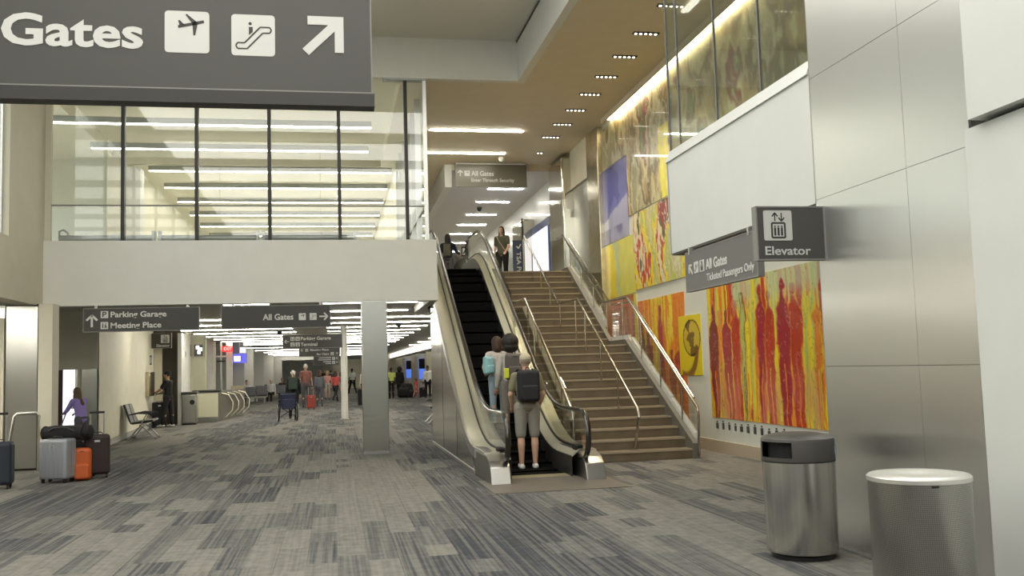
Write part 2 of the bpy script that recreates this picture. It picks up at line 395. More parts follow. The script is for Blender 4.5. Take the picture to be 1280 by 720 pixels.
# bridge soffit with glass above
struct('wall_bridge', B(4.10, 4.25, 7.43, 11.0, 2.88, 4.02), M_cool)
struct('trim_3', MB().prism([(4.08, 4.02), (4.25, 4.02), (4.25, 4.16), (4.13, 4.16)], xz, 7.43, 11.02), M_cool)
struct('ceiling_bridge', B(4.11, 6.42, 7.43, 10.99, 2.86, 3.0), mat('bridge_soffit_grey', (.16, .155, .145), .6))
struct('wall_bridge', B(4.10, 6.42, 10.98, 11.03, 2.88, 4.02), M_cool)
wn = empty('window_3', (4.15, 7.5, 4.16), kind='structure')
gy = [7.45, 8.45, 9.53, 10.65, 11.0]
for i in range(4):
    B(4.15, 4.162, gy[i]+.012, gy[i+1]-.012, 4.16, 7.27).build('pane', M_rglass, wn, world=True)
    B(4.145, 4.167, gy[i+1]-.012, gy[i+1]+.012, 4.16, 7.27).build('mullion', mat('joint_grey', (.16, .16, .15), .5), wn, world=True)
B(4.162, 6.4, 10.995, 11.007, 4.16, 7.27).build('pane', M_rglass, wn, world=True)
struct('wall_bridge', B(6.36, 6.42, 7.43, 11, 4.16, 7.28), mat('bridge_inner_wall', (.62, .61, .54), .6))
struct('floor_bridge', B(4.25, 6.36, 7.43, 10.98, 4.0, 4.14), M_wallgrey)
struct('wall_bridge', B(4.2, 6.4, 7.38, 7.43, 4.16, 7.28), MATS['bridge_inner_wall'])
for i, x in enumerate((4.9, 5.7)):  # lights added inside the bridge so its glass does not read black
    e = empty('strip_light', (x, 9.2, 7.2), 0, ['nearer', 'farther'][i]+' fill light added behind the glass of the upper bridge', 'ceiling light')
    B(x-.06, x+.06, 7.8, 10.8, 7.24, 7.27).build('diffuser', mat('bridge_fill', (1, .96, .86), .5, emit=9), e, world=True)
# left wall: high window
struct('wall_left', B(-5.46, -5.16, 16.35, 18.5, 3.9, 8.1), M_beige)
struct('wall_left', B(-5.46, -5.16, -45, 16.35, 7.6, 8.1), M_beige)
wn = empty('window_1', (-5.3, 10, 3.9), kind='structure')
for i in range(11):
    y1 = 16.35-3.2*i; B(-5.31, -5.295, y1-3.16, y1-.04, 3.92, 7.58).build('pane', M_glass, wn, world=True)
    B(-5.34, -5.26, y1-.04, y1+.0, 3.9, 7.6).build('mullion', M_alum, wn, world=True)
# left lower frontage: steel panel, cream strip, glazed bay
fr = empty('wall_left', (-5.2, 17.85, 0), kind='structure')
B(-5.64, -5.13, 17.82, 17.86, .04, 2.86).build('steel_panel', M_steel, fr, world=True)
B(-5.66, -5.11, 17.86, 18.3, 0, 2.9).build('core', M_dark, fr, world=True)
B(-5.11, -4.88, 17.80, 18.2, 0, 2.9).build('cream_pier', M_beige, fr, world=True)
B(-5.74, -5.66, 17.78, 17.9, 0, 2.66).build('door_frame', M_beige, fr, world=True)
B(-8.5, -5.74, 17.86, 17.88, 1.05, 2.60).build('pane', M_rglass, fr, world=True)
B(-8.5, -5.74, 17.84, 17.92, 0, .95).build('door_panel', M_steel, fr, world=True)
B(-8.5, -5.66, 17.80, 17.94, 2.62, 2.88).build('header', M_steel, fr, world=True)
B(-8.5, -5.74, 17.82, 17.92, .95, 1.05).build('door_frame', M_alum, fr, world=True)
B(-12, -8.5, 17.8, 18.2, 0, 2.9).build('pier', M_beige, fr, world=True)
# big window of the upper concourse
wn = empty('window_2', (-1.6, 18.3, 4.07), kind='structure')
mx = [-5.1, -3.82, -2.51, -1.18, .13, 1.43, 1.80]
for i in range(6):
    B(mx[i]+.03, mx[i+1]-.03, 18.30, 18.312, 4.09, 7.26).build('pane', M_glass, wn, world=True)
for i in range(1, 6):
    B(mx[i]-.033, mx[i]+.033, 18.24, 18.36, 4.07, 7.28).build('mullion', M_dark, wn, world=True)
B(-5.16, -5.06, 18.25, 18.35, 4.07, 7.28).build('mullion', M_beige, wn, world=True)
B(1.77, 1.84, 18.22, 18.36, 4.07, 7.28).build('mullion', M_alum, wn, world=True)
B(-5.06, 1.77, 18.29, 18.325, 4.73, 4.755).build('transom', mat('transom_grey', (.25, .25, .23), .5), wn, world=True)
B(1.0, 1.84, 18.2, 18.36, 7.24, 7.28).build('head_track', M_ggrey, wn, world=True)
wn = empty('window_4', (1.8, 22, 4), kind='structure')
ry = [18.4+1.27*i for i in range(7)]
for i in range(6):
    B(1.79, 1.802, ry[i]+.03, ry[i+1]-.03, 3.9, 7.26).build('pane', M_glass, wn, world=True)
    B(1.73, 1.84, ry[i+1]-.035, ry[i+1]+.035, 3.86, 7.28).build('mullion', M_alum, wn, world=True)
B(1.77, 1.82, 18.4, 26, 4.73, 4.755).build('transom', M_ggrey, wn, world=True)
# upper concourse behind it
def frame_box(x0, x1, y0, y1, X0, X1, Y0, Y1, z0, z1):
    return MB().box(X0, x0, Y0, Y1, z0, z1).box(x1, X1, Y0, Y1, z0, z1).box(x0, x1, Y0, y0, z0, z1).box(x0, x1, y1, Y1, z0, z1)
M_warmceil = mat('warm_white_ceiling', (.86, .84, .72), .6, var=.02)
struct('ceiling', frame_box(-5.6, 1.36, 18.6, 25.5, -12, 1.84, 18.35, 60, 7.28, 7.62), M_warmceil)
struct('ceiling', B(-5.7, 1.45, 18.4, 25.6, 7.62, 7.7), M_warmceil)
struct('wall_back', B(-12, 1.84, 59, 59.2, 3.86, 7.3), mat('warm_yellow_wall', (.80, .77, .58), .6))
struct('wall_right', B(1.74, 1.84, 26.1, 59, 3.86, 7.28), M_warmceil)
struct('wall_back', B(-5.75, -5.35, 25.6, 26.1, 3.86, 7.28), M_beige)
struct('wall_back', B(-5.35, 1.3, 25.55, 25.62, 7.1, 7.28), M_beige)
struct('wall_left', B(-5.35, -5.0, 26.0, 26.5, 3.86, 7.1), M_white)
struct('wall_left', B(-5.5, -5.3, 26.6, 40, 3.86, 7.28), mat('pale_yellow_wall', (.84, .81, .64), .6))
wn = empty('window_5', (-8, 25.9, 3.9), kind='structure')
B(-12, -5.75, 25.8, 25.812, 3.9, 7.26).build('pane', M_glass, wn, world=True)
B(-12, -5.75, 25.76, 25.84, 4.98, 5.02).build('transom', M_alum, wn, world=True)
for x in (-9.5, -7.9): B(x-.03, x+.03, 25.76, 25.84, 3.9, 7.26).build('mullion', M_alum, wn, world=True)
# ---- pendants / strip lights
M_atr = mat('atrium_fill', (1, .98, .91), .5, emit=3.4)
def strip(x0, x1, y, z, wdt, hgt, label, group, m=None, house=None, cat='ceiling light'):
    e = empty('strip_light', ((x0+x1)/2, y, z), 0, label, cat, group)
    B(x0, x1, y-wdt/2, y+wdt/2, z+.015, z+hgt).build('housing', house or M_ggrey, e, world=True)
    B(x0+.01, x1-.01, y-wdt/2+.01, y+wdt/2-.01, z, z+.016).build('diffuser', m or M_lamp, e, world=True)
P_ = [(21.6, -6.2, .90), (24.0, -5.75, .92), (26.6, -4.9, 1.66), (29.0, -4.9, 1.66), (31.4, -4.9, 1.66), (34.0, -4.9, 1.66), (36.6, -4.9, 1.6), (39.2, -4.9, 1.6), (42, -4.9, 1.6)]
for i, (y, a, b) in enumerate(P_):
    strip(a, b, y, 7.13, .12, .149, '%s long pendant strip light counted from the front glass, in the upper concourse' % ORD[i], 'pendant strips of the upper concourse', M_lampdim)
for i, (y, a, b) in enumerate(((22.15, 2.3, 4.6), (24.55, 2.43, 4.57))):
    strip(a, b, y, 7.255, .10, .04, ['nearer', 'farther'][i]+' glowing linear light in the tan ceiling over the escalator', 'linear lights in the tan ceiling')
for i, y in enumerate((28.6, 30.9, 33.5, 35.9, 38.4, 41.2, 44.2)):
    strip(4.75, 5.85, y, 7.075, .12, .04, '%s glowing linear light counted from the landing, in the pale upper hallway' % ORD[i], 'linear lights of the upper hallway', mat('hallway_diffuser', (1, .96, .88), .5, emit=34))
n = 0
for i in range(17):
    y = 20.6+2.85*i if i < 11 else 49.1+6.0*(i-10)
    lm = M_lamp if i < 7 else mat('lamp_diffuser_soft', (1, .95, .82), .5, emit=24)
    strip(-4.9 if i > 1 else -2.3, -1.35, y, 3.02, .10, .03, '%s row of strip lights in the ground hall ceiling, left half' % ORD[i], 'strip lights of the ground hall', lm)
    strip(-.25, 3.1 if y > 24 else 1.8, y, 3.02, .10, .03, '%s row of strip lights in the ground hall ceiling, right half' % ORD[i], 'strip lights of the ground hall', lm)
for i in range(6):
    strip(4.4, 8, 27+6*i, 3.02, .14, .04, '%s short strip light over the shop side of the ground hall' % ORD[i], 'strip lights of the shop side', mat('lamp_diffuser_soft', (1, .95, .82), .5, emit=24))
for i in range(8):  # unseen glowing panels added overhead to brighten the entrance hall
    strip(-4.6, 3.3, 12.0-3.4*i, 8.05, 2.1, .045, '%s wide unseen fill light added to the entrance hall ceiling, counted backwards from the fascia' % ORD[i], 'added fill lights of the entrance hall', M_atr)
for i in range(5):  # lamps added to brighten the dark frontage below the gallery
    strip(-10.5, -5.9, 16.2-3.0*i, 2.845, .12, .034, '%s fill light added under the left gallery, counted from the steel frontage' % ORD[i], 'fill lights added under the left gallery')
# recessed spot groups
for i, y in enumerate((14.0, 15.27, 16.5, 17.72, 18.94, 20.18, 21.42, 22.67, 24.4)):
    x0 = 5.19 if i < 8 else 5.42; k = 5 if i < 8 else 2
    e = empty('spotlight_slot', (5.4, y, 7.26), 0, '%s recessed spotlight group along the mural, counted from the front' % ORD[i], 'spotlight', 'recessed spotlight groups in the tan ceiling')
    B(x0-.02, x0+.09*k+.0, y-.05, y+.05, 7.262, 7.282).build('trim_plate', M_black, e, world=True)
    for j in range(k): MB().lathe([(.012, 7.250), (.022, 7.253), (.024, 7.262)], 10, (x0+.03+.09*j, y)).build('lamp', M_spot, e, world=True)
    ld = bpy.data.lights.new('spot_light', 'SPOT'); ld.energy = 150 if k == 5 else 60; ld.color = (1, .86, .66); ld.spot_size = math.radians(95); ld.spot_blend = .8; ld.shadow_soft_size = .12
    lo = bpy.data.objects.new('spot_light', ld); COL.objects.link(lo); lo.parent = e; lo.location = (x0+.2-5.4, 0, -.035)
struct('trim_4', B(6.20, 6.24, 11.2, 20.9, 7.16, 7.28), M_tan)
e = empty('cove_light', (6.33, 16, 7.2), 0, 'long cove light washing the top of the painted wall', 'cove light')
B(6.26, 6.40, 11.2, 20.8, 7.23, 7.265).build('diffuser', M_cove, e, world=True)
# column under the beam, lower hall walls -----------------------------------
e = empty('column', (.74, 18.3, 0), 0, 'square brushed steel column standing on the carpet under the white beam', 'column')
MB().prism(rect(.505, 18.03, .985, 18.5), xy, 0, 2.88).build('cladding', M_steel, e, world=True, bevel=.012)
for z in (0,): B(.50, .99, 18.02, 18.51, 0, .05).build('plinth', mat('plinth_grey', (.3, .3, .3), .5, .6), e, world=True)
e = empty('round_post', (.29, 31.1, 0), 0, 'slim round white post on the carpet in the middle of the ground hall', 'post')
MB().lathe([(.11, .0), (.11, 3.05)], 18, (.29, 31.1)).build('shaft', M_white, e, world=True, smooth=True)
MB().lathe([(.16, 0), (.16, .03), (.12, .05)], 18, (.29, 31.1)).build('base_ring', M_alum, e, world=True, smooth=True)
# cream wall on the left with soft folds
wl = MB(); N = 24; A = (-5.12, 22.2); Bp = (-5.72, 31.9)
pts = [(A[0]+(Bp[0]-A[0])*i/N, A[1]+(Bp[1]-A[1])*i/N) for i in range(N+1)]
wl.prism(pts+[(-9, 31.9), (-9, 22.3), (-5.2, 22.3)], xy, 0, 3.05); struct('wall_left', wl, M_cream)
struct('baseboard_left', MB().prism([(-5.10, 22.18), (-5.70, 31.9), (-5.72, 31.9), (-5.12, 22.18)], xy, 0, .14), M_wallgrey)
# doorway bay between frontage and cream wall
struct('wall_left', B(-12, -5.14, 22.15, 22.28, 1.77, 3.05), M_beige)
dr = empty('door_1', (-5.6, 22.2, 0), kind='structure')
B(-6.25, -5.86, 22.2, 22.24, 0, 1.77).build('dark_panel', mat('maroon_panel', (.07, .02, .035), .6), dr, world=True)
B(-5.86, -5.60, 22.2, 22.24, 0, 1.77).build('lit_pane', mat('daylit_pane', (.92, .95, 1), .4, emit=1.0), dr, world=True)
B(-5.60, -5.54, 22.14, 22.26, 0, 1.77).build('frame', M_alum, dr, world=True)
B(-5.48, -5.15, 22.16, 22.26, 0, 1.77).build('steel_panel', M_steel, dr, world=True)
B(-5.54, -5.48, 22.12, 22.26, 0, 1.77).build('frame', M_beige, dr, world=True)
B(-12, -6.25, 22.16, 22.28, 0, 1.77).build('cream_pier', M_beige, dr, world=True)
# elevator alcove and far pieces of the left side
struct('wall_left', B(-9, -5.46, 31.92, 32.0, 0, 2.55), M_cream)
struct('wall_left', B(-5.60, -4.98, 32.6, 32.7, 0, 3.05), M_brown)
struct('wall_left', B(-9, -5.46, 32.0, 32.6, 2.55, 3.05), M_brown)
struct('wall_left', B(-4.98, -4.86, 31.9, 33.9, 0, 2.95), M_white)
struct('wall_left', B(-5.6, -4.37, 33.9, 34.1, 0, 2.95), M_olive)
struct('wall_left', B(-9, -4.86, 32.7, 34, 2.95, 3.05), M_olive)
struct('wall_left', B(-6.2, -5.24, 43.4, 43.6, 0, 3.05), M_white)
struct('wall_left', B(-9, -6.2, 34, 43.6, 0, 3.05), M_white)
dr = empty('door_2', (-4.9, 43.5, 0), kind='structure')
B(-5.21, -4.70, 43.5, 43.52, 0, 2.35).build('pane', M_rglass, dr, world=True)
B(-5.21, -4.70, 43.5, 43.52, 2.42, 3.0).build('pane', M_rglass, dr, world=True)
for x in (-5.21, -4.95, -4.70, -4.50): B(x-.03, x+.03, 43.45, 43.55, 0, 3.05).build('frame', M_white, dr, world=True)
B(-4.70, -4.50, 43.5, 43.53, 0, 3.05).build('side_panel', M_white, dr, world=True)
B(-5.21, -4.70, 43.45, 43.55, 2.35, 2.42).build('frame', M_white, dr, world=True)
B(-5.12, -4.78, 43.40, 43.44, 2.15, 2.2).build('door_closer', M_black, dr, world=True)
B(-4.91, -4.88, 43.38, 43.42, .8, 1.5).build('handle', M_alum, dr, world=True)
struct('wall_left', B(-6, -4.2, 46, 46.1, 0, 3.05), M_wallgrey)
struct('wall_left', B(-6.5, -5.6, 46, 120, 0, 3.05), M_wallgrey)
for i, y in enumerate((56, 64, 74, 86, 100)):
    e = empty('pilaster', (-5.5, y, 0), 0, '%s pale pilaster counted from the glass door along the far left wall' % ORD[i], 'pilaster', 'far left pilasters')
    B(-5.6, -4.6, y, y+.35, 0, 3.05).build('shaft', M_white, e, world=True)
    wn = empty('window_%d' % (6+i), (-5.5, y+4, 1), kind='structure')
    B(-5.58, -5.56, y+1, y+7, .9, 2.6).build('pane', M_rglass, wn, world=True)
    for k in range(3): B(-5.6, -5.5, y+1+3*k-.05, y+1+3*k+.05, .9, 2.6).build('mullion', M_white, wn, world=True)
struct('wall_back', B(-7, -3.2, 104, 104.3, 0, 3.05), M_cream)
struct('wall_back', B(-9, 3, 118, 118.3, 0, 3.05), M_white)
struct('trim_5', B(-5.5, .3, 80, 80.3, 2.62, 3.05), M_white)
struct('wall_back', B(-3.9, -1.2, 96, 96.2, 0, 2.6), mat('light_grey_wall', (.66, .65, .61), .6))
struct('wall_back', B(-1.2, .6, 97, 97.2, 0, 2.8), mat('far_cream_wall', (.8, .77, .66), .6))
struct('wall_back', B(-.2, 3.0, 90, 90.2, 0, 2.7), M_cream)
struct('wall_back', B(3, 10, 88, 88.3, 0, 3.05), M_beige)
struct('wall_right', B(8.2, 8.5, 22, 88, 0, 3.05), M_beige)
# right-hand luminous soffit of the shops
e = empty('light_soffit', (5.2, 60, 2.7), 0, 'white glowing soffit band over the shops right of the steel column', 'light soffit')
B(5.0, 5.5, 40, 88, 2.66, 3.04).build('band', mat('soffit_glow', (1, .97, .88), .5, emit=1.1), e, world=True)
B(5.0, 5.5, 40, 88, 2.62, 2.66).build('edge_strip', M_white, e, world=True)
def shop(y0, y1, i):
    e = empty('shop_front', (5.6, y0, 0), 0, ['nearest glazed shop front under the glowing soffit', 'middle glazed shop front under the glowing soffit', 'farthest glazed shop front under the glowing soffit'][i], 'shop front', 'shop fronts right of the steel column')
    B(5.7, 8.18, y0, y0+.2, 0, 2.66).build('side_wall', M_beige, e, world=True)
    B(5.5, 8.18, y1, y1+.2, 0, 2.66).build('back_wall', M_white, e, world=True)
    for k in range(4): B(5.6+.55*k, 5.68+.55*k, y1-.1, y1, 0, 2.66).build('post', M_white, e, world=True)
    s = B(5.75, 7.1, y1-.06, y1-.02, .9, 2.3).build('screen', mat('blue_screen', (.08, .16, .62), .4, emit=.8), e, world=True)
    B(5.75, 7.1, y1-.07, y1-.06, 1.6, 2.3).build('screen_header', M_blackm, s, world=True)
for i, (a, b) in enumerate(((48, 54), (60, 66), (72, 78))): shop(a, b, i)
# pilasters of polished steel up the stair side
for i, (y0, y1, x0, z1, m, lab) in enumerate(((21.6, 22.6, 6.28, 7.28, M_gold, 'warm-toned steel pilaster at the far edge of the painted wall'),
        (24.3, 25.85, 6.05, 7.15, M_mirror, 'wavy mirror-steel column between the blue poster and the grey recess'),
        (29.6, 31.3, 6.0, 6.3, M_mirror, 'smaller wavy mirror-steel column behind the banner'))):
    e = empty('pilaster', (6.3, y0, ZU), 0, lab, 'pilaster')
    if i == 0: B(x0, 6.43, y0, y1, 0, z1).build('cladding', m, e, world=True, bevel=.02)
    else: B(x0, 6.43, y0, y1, 3.86, z1).build('cladding', m, e, world=True, bevel=.06, seg=3)
struct('wall_right', B(6.36, 6.42, 22.6, 24.3, 3.86, 6.25), M_steel)
struct('wall_right', B(6.30, 6.42, 22.6, 24.3, 6.25, 7.28), M_beige)
# ================================================================== STAIRCASE
st = empty('staircase', (4.7, 14.5, 0), 0, 'brown stone staircase in two flights beside the escalator', 'staircase')
SX0, SX1 = 3.62, 5.62; Y1, T1, Y2, T2 = 14.5, .30, 19.05, .29
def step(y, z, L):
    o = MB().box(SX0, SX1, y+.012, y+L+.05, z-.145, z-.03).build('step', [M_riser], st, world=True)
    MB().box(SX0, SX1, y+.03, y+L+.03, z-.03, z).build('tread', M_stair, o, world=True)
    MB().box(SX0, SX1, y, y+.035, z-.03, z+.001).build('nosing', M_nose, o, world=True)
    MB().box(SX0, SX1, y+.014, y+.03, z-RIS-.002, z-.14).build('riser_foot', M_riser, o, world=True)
for k in range(12): step(Y1+T1*k, RIS*(k+1), T1)
B(SX0, SX1, Y1+T1*11+.3, Y2, RIS*12-.16, RIS*12).build('landing', M_stair, st, world=True)
for k in range(12): step(Y2+T2*k, RIS*(k+13), T2)
B(SX0, SX1, Y2+T2*12-.01, 22.9, ZU-.1, ZU+.012).build('top_landing', M_stair, st, world=True)
def zstep(y):     # nosing line height
    if y < Y1: return RIS
    if y < Y1+11*T1: return RIS+(y-Y1)/T1*RIS
    if y < Y2: return 12*RIS
    if y < Y2+11*T2: return 13*RIS+(y-Y2)/T2*RIS
    return ZU
def stringer(x0, x1, up, dn, name, m):
    ys = [Y1-.05, Y1+11*T1, Y2-.1, Y2+11*T2, 22.9]
    top = [(ys[0], RIS*.9+up), (ys[1]+.05, 12*RIS+up), (ys[2], 12*RIS+up), (ys[3]+.05, ZU+up), (ys[4], ZU+up)]
    bot = [(ys[4], ZU-.35), (ys[3]+.4, ZU-.35), (ys[2]+.4, 12*RIS-.35), (ys[1]+.3, 12*RIS-.35), (ys[0]+.5, 0), (ys[0], 0)]
    return MB().prism(top+bot, yz, x0, x1).build(name, m, st, world=True)
stringer(SX1, SX1+.09, .10, .3, 'stringer', M_string)
stringer(SX0-.06, SX0, .02, .3, 'stringer', M_string)
# underside closing panel of the flights
MB().prism([(14.9, 0), (17.9, 12*RIS-.2), (19.3, 12*RIS-.2), (22.5, ZU-.2), (22.5, ZU-.3), (19.35, 12*RIS-.3), (17.9, 12*RIS-.3), (15.1, 0)], yz, SX0, SX1).build('soffit_panel', M_string, st, world=True)
def handrail(x, label, pts, posts, glass_h=None, end=None, shoe=False, panels=None):
    e = empty('handrail', (x, 14.4, 0), 0, label, 'handrail', 'stair handrails')
    P = [(x, y, z) for y, z in pts]
    MB().tube(P, .024, 8).build('rail', M_rail, e, world=True, smooth=True)
    for y, zb, zt in posts:
        MB().tube([(x, y, zb), (x, y, zt)], .014, 6).build('post', M_rail, e, world=True, smooth=True)
    for (ya, za, yb, zb, h) in (panels or []):
        MB().prism([(ya, za), (yb, zb), (yb, zb+h), (ya, za+h)], yz, x+.03, x+.042).build('glass_panel', M_bglass, e, world=True)
        if shoe: MB().prism([(ya, za-.10), (yb, zb-.10), (yb, zb+.03), (ya, za+.03)], yz, x+.005, x+.065).build('base_shoe', M_white, e, world=True)
    return e
RZ = .90
R1 = [(14.42, .04), (14.38, .70), (14.42, .82), (17.87, 12*RIS+.93), (19.5, 12*RIS+.95), (23.0, ZU+.98), (23.6, ZU+.98)]
def rz(y):
    for (a, za), (b, zb) in zip(R1[2:], R1[3:]):
        if a <= y <= b: return za+(zb-za)*(y-a)/(b-a)
    return R1[-1][1]
pan = []
for y in np.arange(14.6, 17.7, 1.05): pan.append((y, zstep(y)+.16, y+1.0, zstep(y+1.0)+.16, .55))
pan.append((17.9, 12*RIS+.16, 19.1, 12*RIS+.16, .6))
for y in np.arange(19.5, 22.4, 1.0): pan.append((y, zstep(y-.1)+.16, y+.95, zstep(y+.85)+.16, .6))
handrail(5.70, 'bent steel handrail with glass panels on the mural side of the stairs', R1, [(y, zstep(y)+.02, rz(y)) for y in (15.1, 16.1, 17.1, 18.2, 19.3, 20.3, 21.3, 22.3)], shoe=True, panels=pan)
M1 = [(14.95, .02), (14.45, .66), (14.45, .80)]+R1[3:]
M1 = [(14.80, RIS+.0), (14.5, .70), (14.56, .82), (18.1, 12*RIS+.93), (19.75, 12*RIS+.95), (23.2, ZU+.98), (23.3, ZU+.9), (23.3, ZU)]
def rzm(y):
    for (a, za), (b, zb) in zip(M1[2:6], M1[3:6]):
        if a <= y <= b: return za+(zb-za)*(y-a)/(b-a)
    return M1[5][1]
handrail(4.75, 'bent steel handrail running down the middle of the stairs', M1, [(y, zstep(y-.02)-.01, rzm(y)) for y in (15.6, 16.6, 17.6, 18.3, 19.6, 20.5, 21.4, 22.3)])
pan = [(y, zstep(y)+.10, y+1.0, zstep(y+1.0)+.10, .68) for y in np.arange(14.6, 17.7, 1.05)]+[(17.9, 12*RIS+.1, 19.1, 12*RIS+.1, .7)]+[(y, zstep(y-.1)+.10, y+.95, zstep(y+.85)+.10, .72) for y in np.arange(19.5, 22.4, 1.0)]
handrail(3.64, 'bent steel handrail with glass panels between stairs and escalator', R1, [(y, zstep(y), rz(y)) for y in (15.1, 17.1, 19.3, 21.3)], panels=pan)
e = empty('handrail', (5.86, 15, 0), 0, 'thin inner grab rail beyond the glass, closest to the mural', 'handrail', 'stair handrails')
MB().tube([(5.84, 14.9, .95), (5.84, 18.0, 2.78), (5.84, 19.4, 2.80), (5.84, 22.9, 4.72)], .02, 8).build('rail', M_rail, e, world=True, smooth=True)
for y in (15.5, 17.2, 18.6, 20.4, 22.2): MB().tube([(5.72, y, rz(y)-.08), (5.84, y, rz(y)-.06)], .01, 6).build('bracket', M_rail, e, world=True)
MB().prism([(14.6, 0), (14.6, .3), (17.95, 2.1), (19.2, 2.1), (22.9, 3.98), (22.9, 0)], yz, 5.71, 5.74).build('side_panel', M_cool, st, world=True)
# ================================================================== ESCALATOR
es = empty('escalator', (2.78, 13.2, 0), 0, 'steel-clad escalator with dark steps rising beside the stairs', 'escalator')
K = math.tan(math.radians(30)); YA, YB = 14.62, 14.62+ZU/K
def sl(y, r=.9):
    """rounded step line"""
    def ramp(t):
        if t < -r: return 0
        if t > r: return t
        return (t+r)**2/(4*r)
    return K*(ramp(y-YA)-ramp(y-YB))
ye = [12.5, 12.9, 13.4, 13.8]+list(np.arange(14.1, 22.61, .25))+[23.2, 23.6]
def band(name, x0, x1, up0, up1, m, ys=None, par=None, smooth=False):
    q = ys or ye; pts = [(y, sl(y)+up1) for y in q]+[(y, sl(y)+up0) for y in q[::-1]]
    return MB().prism(pts, yz, x0, x1).build(name, m, par or es, world=True, smooth=smooth)
def quadband(name, x0, x1, u0, u1, m, ys=None, bt=.03):
    """sloped plate following the step line, from (x0,u0) to (x1,u1)"""
    q = ys or ye; vs = []; fs = []
    for y in q: s_ = sl(y); vs += [(x0, y, s_+u0), (x1, y, s_+u1), (x1, y, s_+u1-bt), (x0, y, s_+u0-bt)]
    for i in range(len(q)-1):
        a = 4*i; b = a+4
        for k in range(4): fs.append((a+k, a+(k+1) % 4, b+(k+1) % 4, b+k))
    fs += [(3, 2, 1, 0), tuple(len(vs)-4+k for k in range(4))]
    return MB().add(vs, fs).build(name, m, es, world=True, smooth=True)
M_escl = mat('cladding_steel', (.66, .64, .56), .13, 1, bump=.05, bscale=2.5)
M_deck = mat('deck_steel', (.66, .64, .52), .28, .55, bump=.04, bscale=8)
pol = [(y, sl(y)+.26) for y in ye if 13.9 < y <= 20.0]
cl = MB().prism([(13.95, .0)]+pol+[(20.0, .0)], yz, 2.0, 2.02).build('cladding', M_escl, es, world=True)
for y in (15.9, 17.9): B(1.997, 2.0, y-.003, y+.003, .08, sl(y)+.2).build('panel_joint', M_dark, cl, world=True)
B(1.985, 2.02, 13.9, 20.0, 0, .05).build('base_trim', M_alum, es, world=True)
MB().prism([(19.98, 0), (20.0, 0), (20.0, sl(20)-.3), (19.98, sl(20)-.3)], yz, 2.02, 3.55).build('end_panel', M_escl, es, world=True)
band('edge_strip', 1.985, 2.03, .24, .38, M_alum, [y for y in ye if y > 13.5])
for nm, gx, xo, xi in (('left', 2.24, 2.0, 2.36), ('right', 3.34, 3.58, 3.22)):
    q = [y for y in ye if y >= 12.9]
    quadband('outer_deck', xo, gx, .37, .40, M_deck, q); quadband('inner_deck', gx, xi, .40, .30, M_deck, q)
    band('gasket', gx-.012, gx+.012, .38, .425, M_black, q)
    band('skirt', xi-.006, xi+.006, -.12, .29, M_dark if 0 else mat('skirt_black', (.03, .03, .03), .35), q)
    for i in range(7):
        a = 13.35+1.42*i; b = a+1.41 if i < 6 else 23.0; ys = [y for y in ye if a < y < b]; ys = [a]+ys+[b]
        band('glass_panel', gx-.005, gx+.005, .42, .90, M_bglass, ys)
    # rounded end of the glass and the handrail loop
    cyc, czc, rr = 12.72, .60, .33
    arc = [(cyc-math.sin(t)*rr*.98, czc+math.cos(t)*rr) for t in [math.pi*i/12 for i in range(13)]]
    MB().prism([(13.35, sl(13.35)+.40), (13.35, sl(13.35)+.90), (cyc, .90)]+[(y, z) for y, z in [(cyc-math.sin(t)*.30, .60+math.cos(t)*.30) for t in [math.pi*i/10 for i in range(1, 9)]]]+[(12.62, .40)],
               yz, gx-.005, gx+.005).build('glass_end', M_bglass, es, world=True)
    hp = [(13.1, .22), (12.95, .25)]+arc[::-1]+[(y, sl(y)+.93) for y in ye if y > 12.9 and y < 23.3]+[(23.55, ZU+.90), (23.7, ZU+.75), (23.72, ZU+.6), (23.65, ZU+.45), (23.4, ZU+.32)]
    MB().tube([(gx, y, z) for y, z in hp], .040, 10, ry=.026).build('handrail', mat('handrail_rubber', (.02, .016, .012), .22, spec=.8), es, world=True, smooth=True)
    MB().tube([(gx, y, sl(y)+.905) for y in ye if 12.8 < y < 23.3], .014, 6).build('handrail_guide', M_deck, es, world=True, smooth=True)
    # newel foot
    xa, xb = min(xo, xi), max(xo, xi)
    MB().prism([(12.42, 0), (12.50, .22), (12.62, .30), (13.0, .385), (13.35, sl(13.35)+.39), (14.0, sl(14)+.38), (14.0, 0)], yz, *((xa+.004, gx+.035) if nm == 'left' else (gx-.035, xb-.004))).build('newel_foot', mat('foot_steel', (.36, .35, .33), .32, 1), es, world=True, bevel=.012)
    B(gx-.055, gx+.055, 12.90, 13.12, .36, .44).build('handrail_inlet', M_blackm, es, world=True, bevel=.02)
xs0, xs1 = 2.37, 3.21
M_step = mat('escalator_step_black', (.004, .004, .004), .7, .0, spec=.1)
def esstep(y0, k):
    z = sl(y0+.4) if y0 < 14.4 else None
    return z
y = 13.30; k = 0
while y < 22.4:
    z1 = sl(y+.2)
    zt = max(sl(y+.4*.5+.2), .0) if y > 13.6 else 0.003
    nz = max(sl(y-.2), -.02)
    s_ = MB().box(xs0, xs1, y, y+.40, zt-.03, zt)
    prev_z = zt
    o = s_.build('step', M_step, es, world=True)
    r = MB()
    for i in range(21): r.box(xs0+.02+i*.04, xs0+.035+i*.04, y+.01, y+.395, zt, zt+.008)
    r.box(xs0, xs1, y, y+.012, zt-.24 if y > 14 else zt-.03, zt); r.build('tread_ribs', M_step, o, world=True)
    y += .40; k += 1
B(xs0, xs1, 13.6, 22.5, -.004, -.001).build('pit_floor', M_blackm, es, world=True)
band('truss_core', xs0-.3, xs1+.3, -.75, -.32, M_blackm, [y for y in ye if 15.5 < y < 22.6])
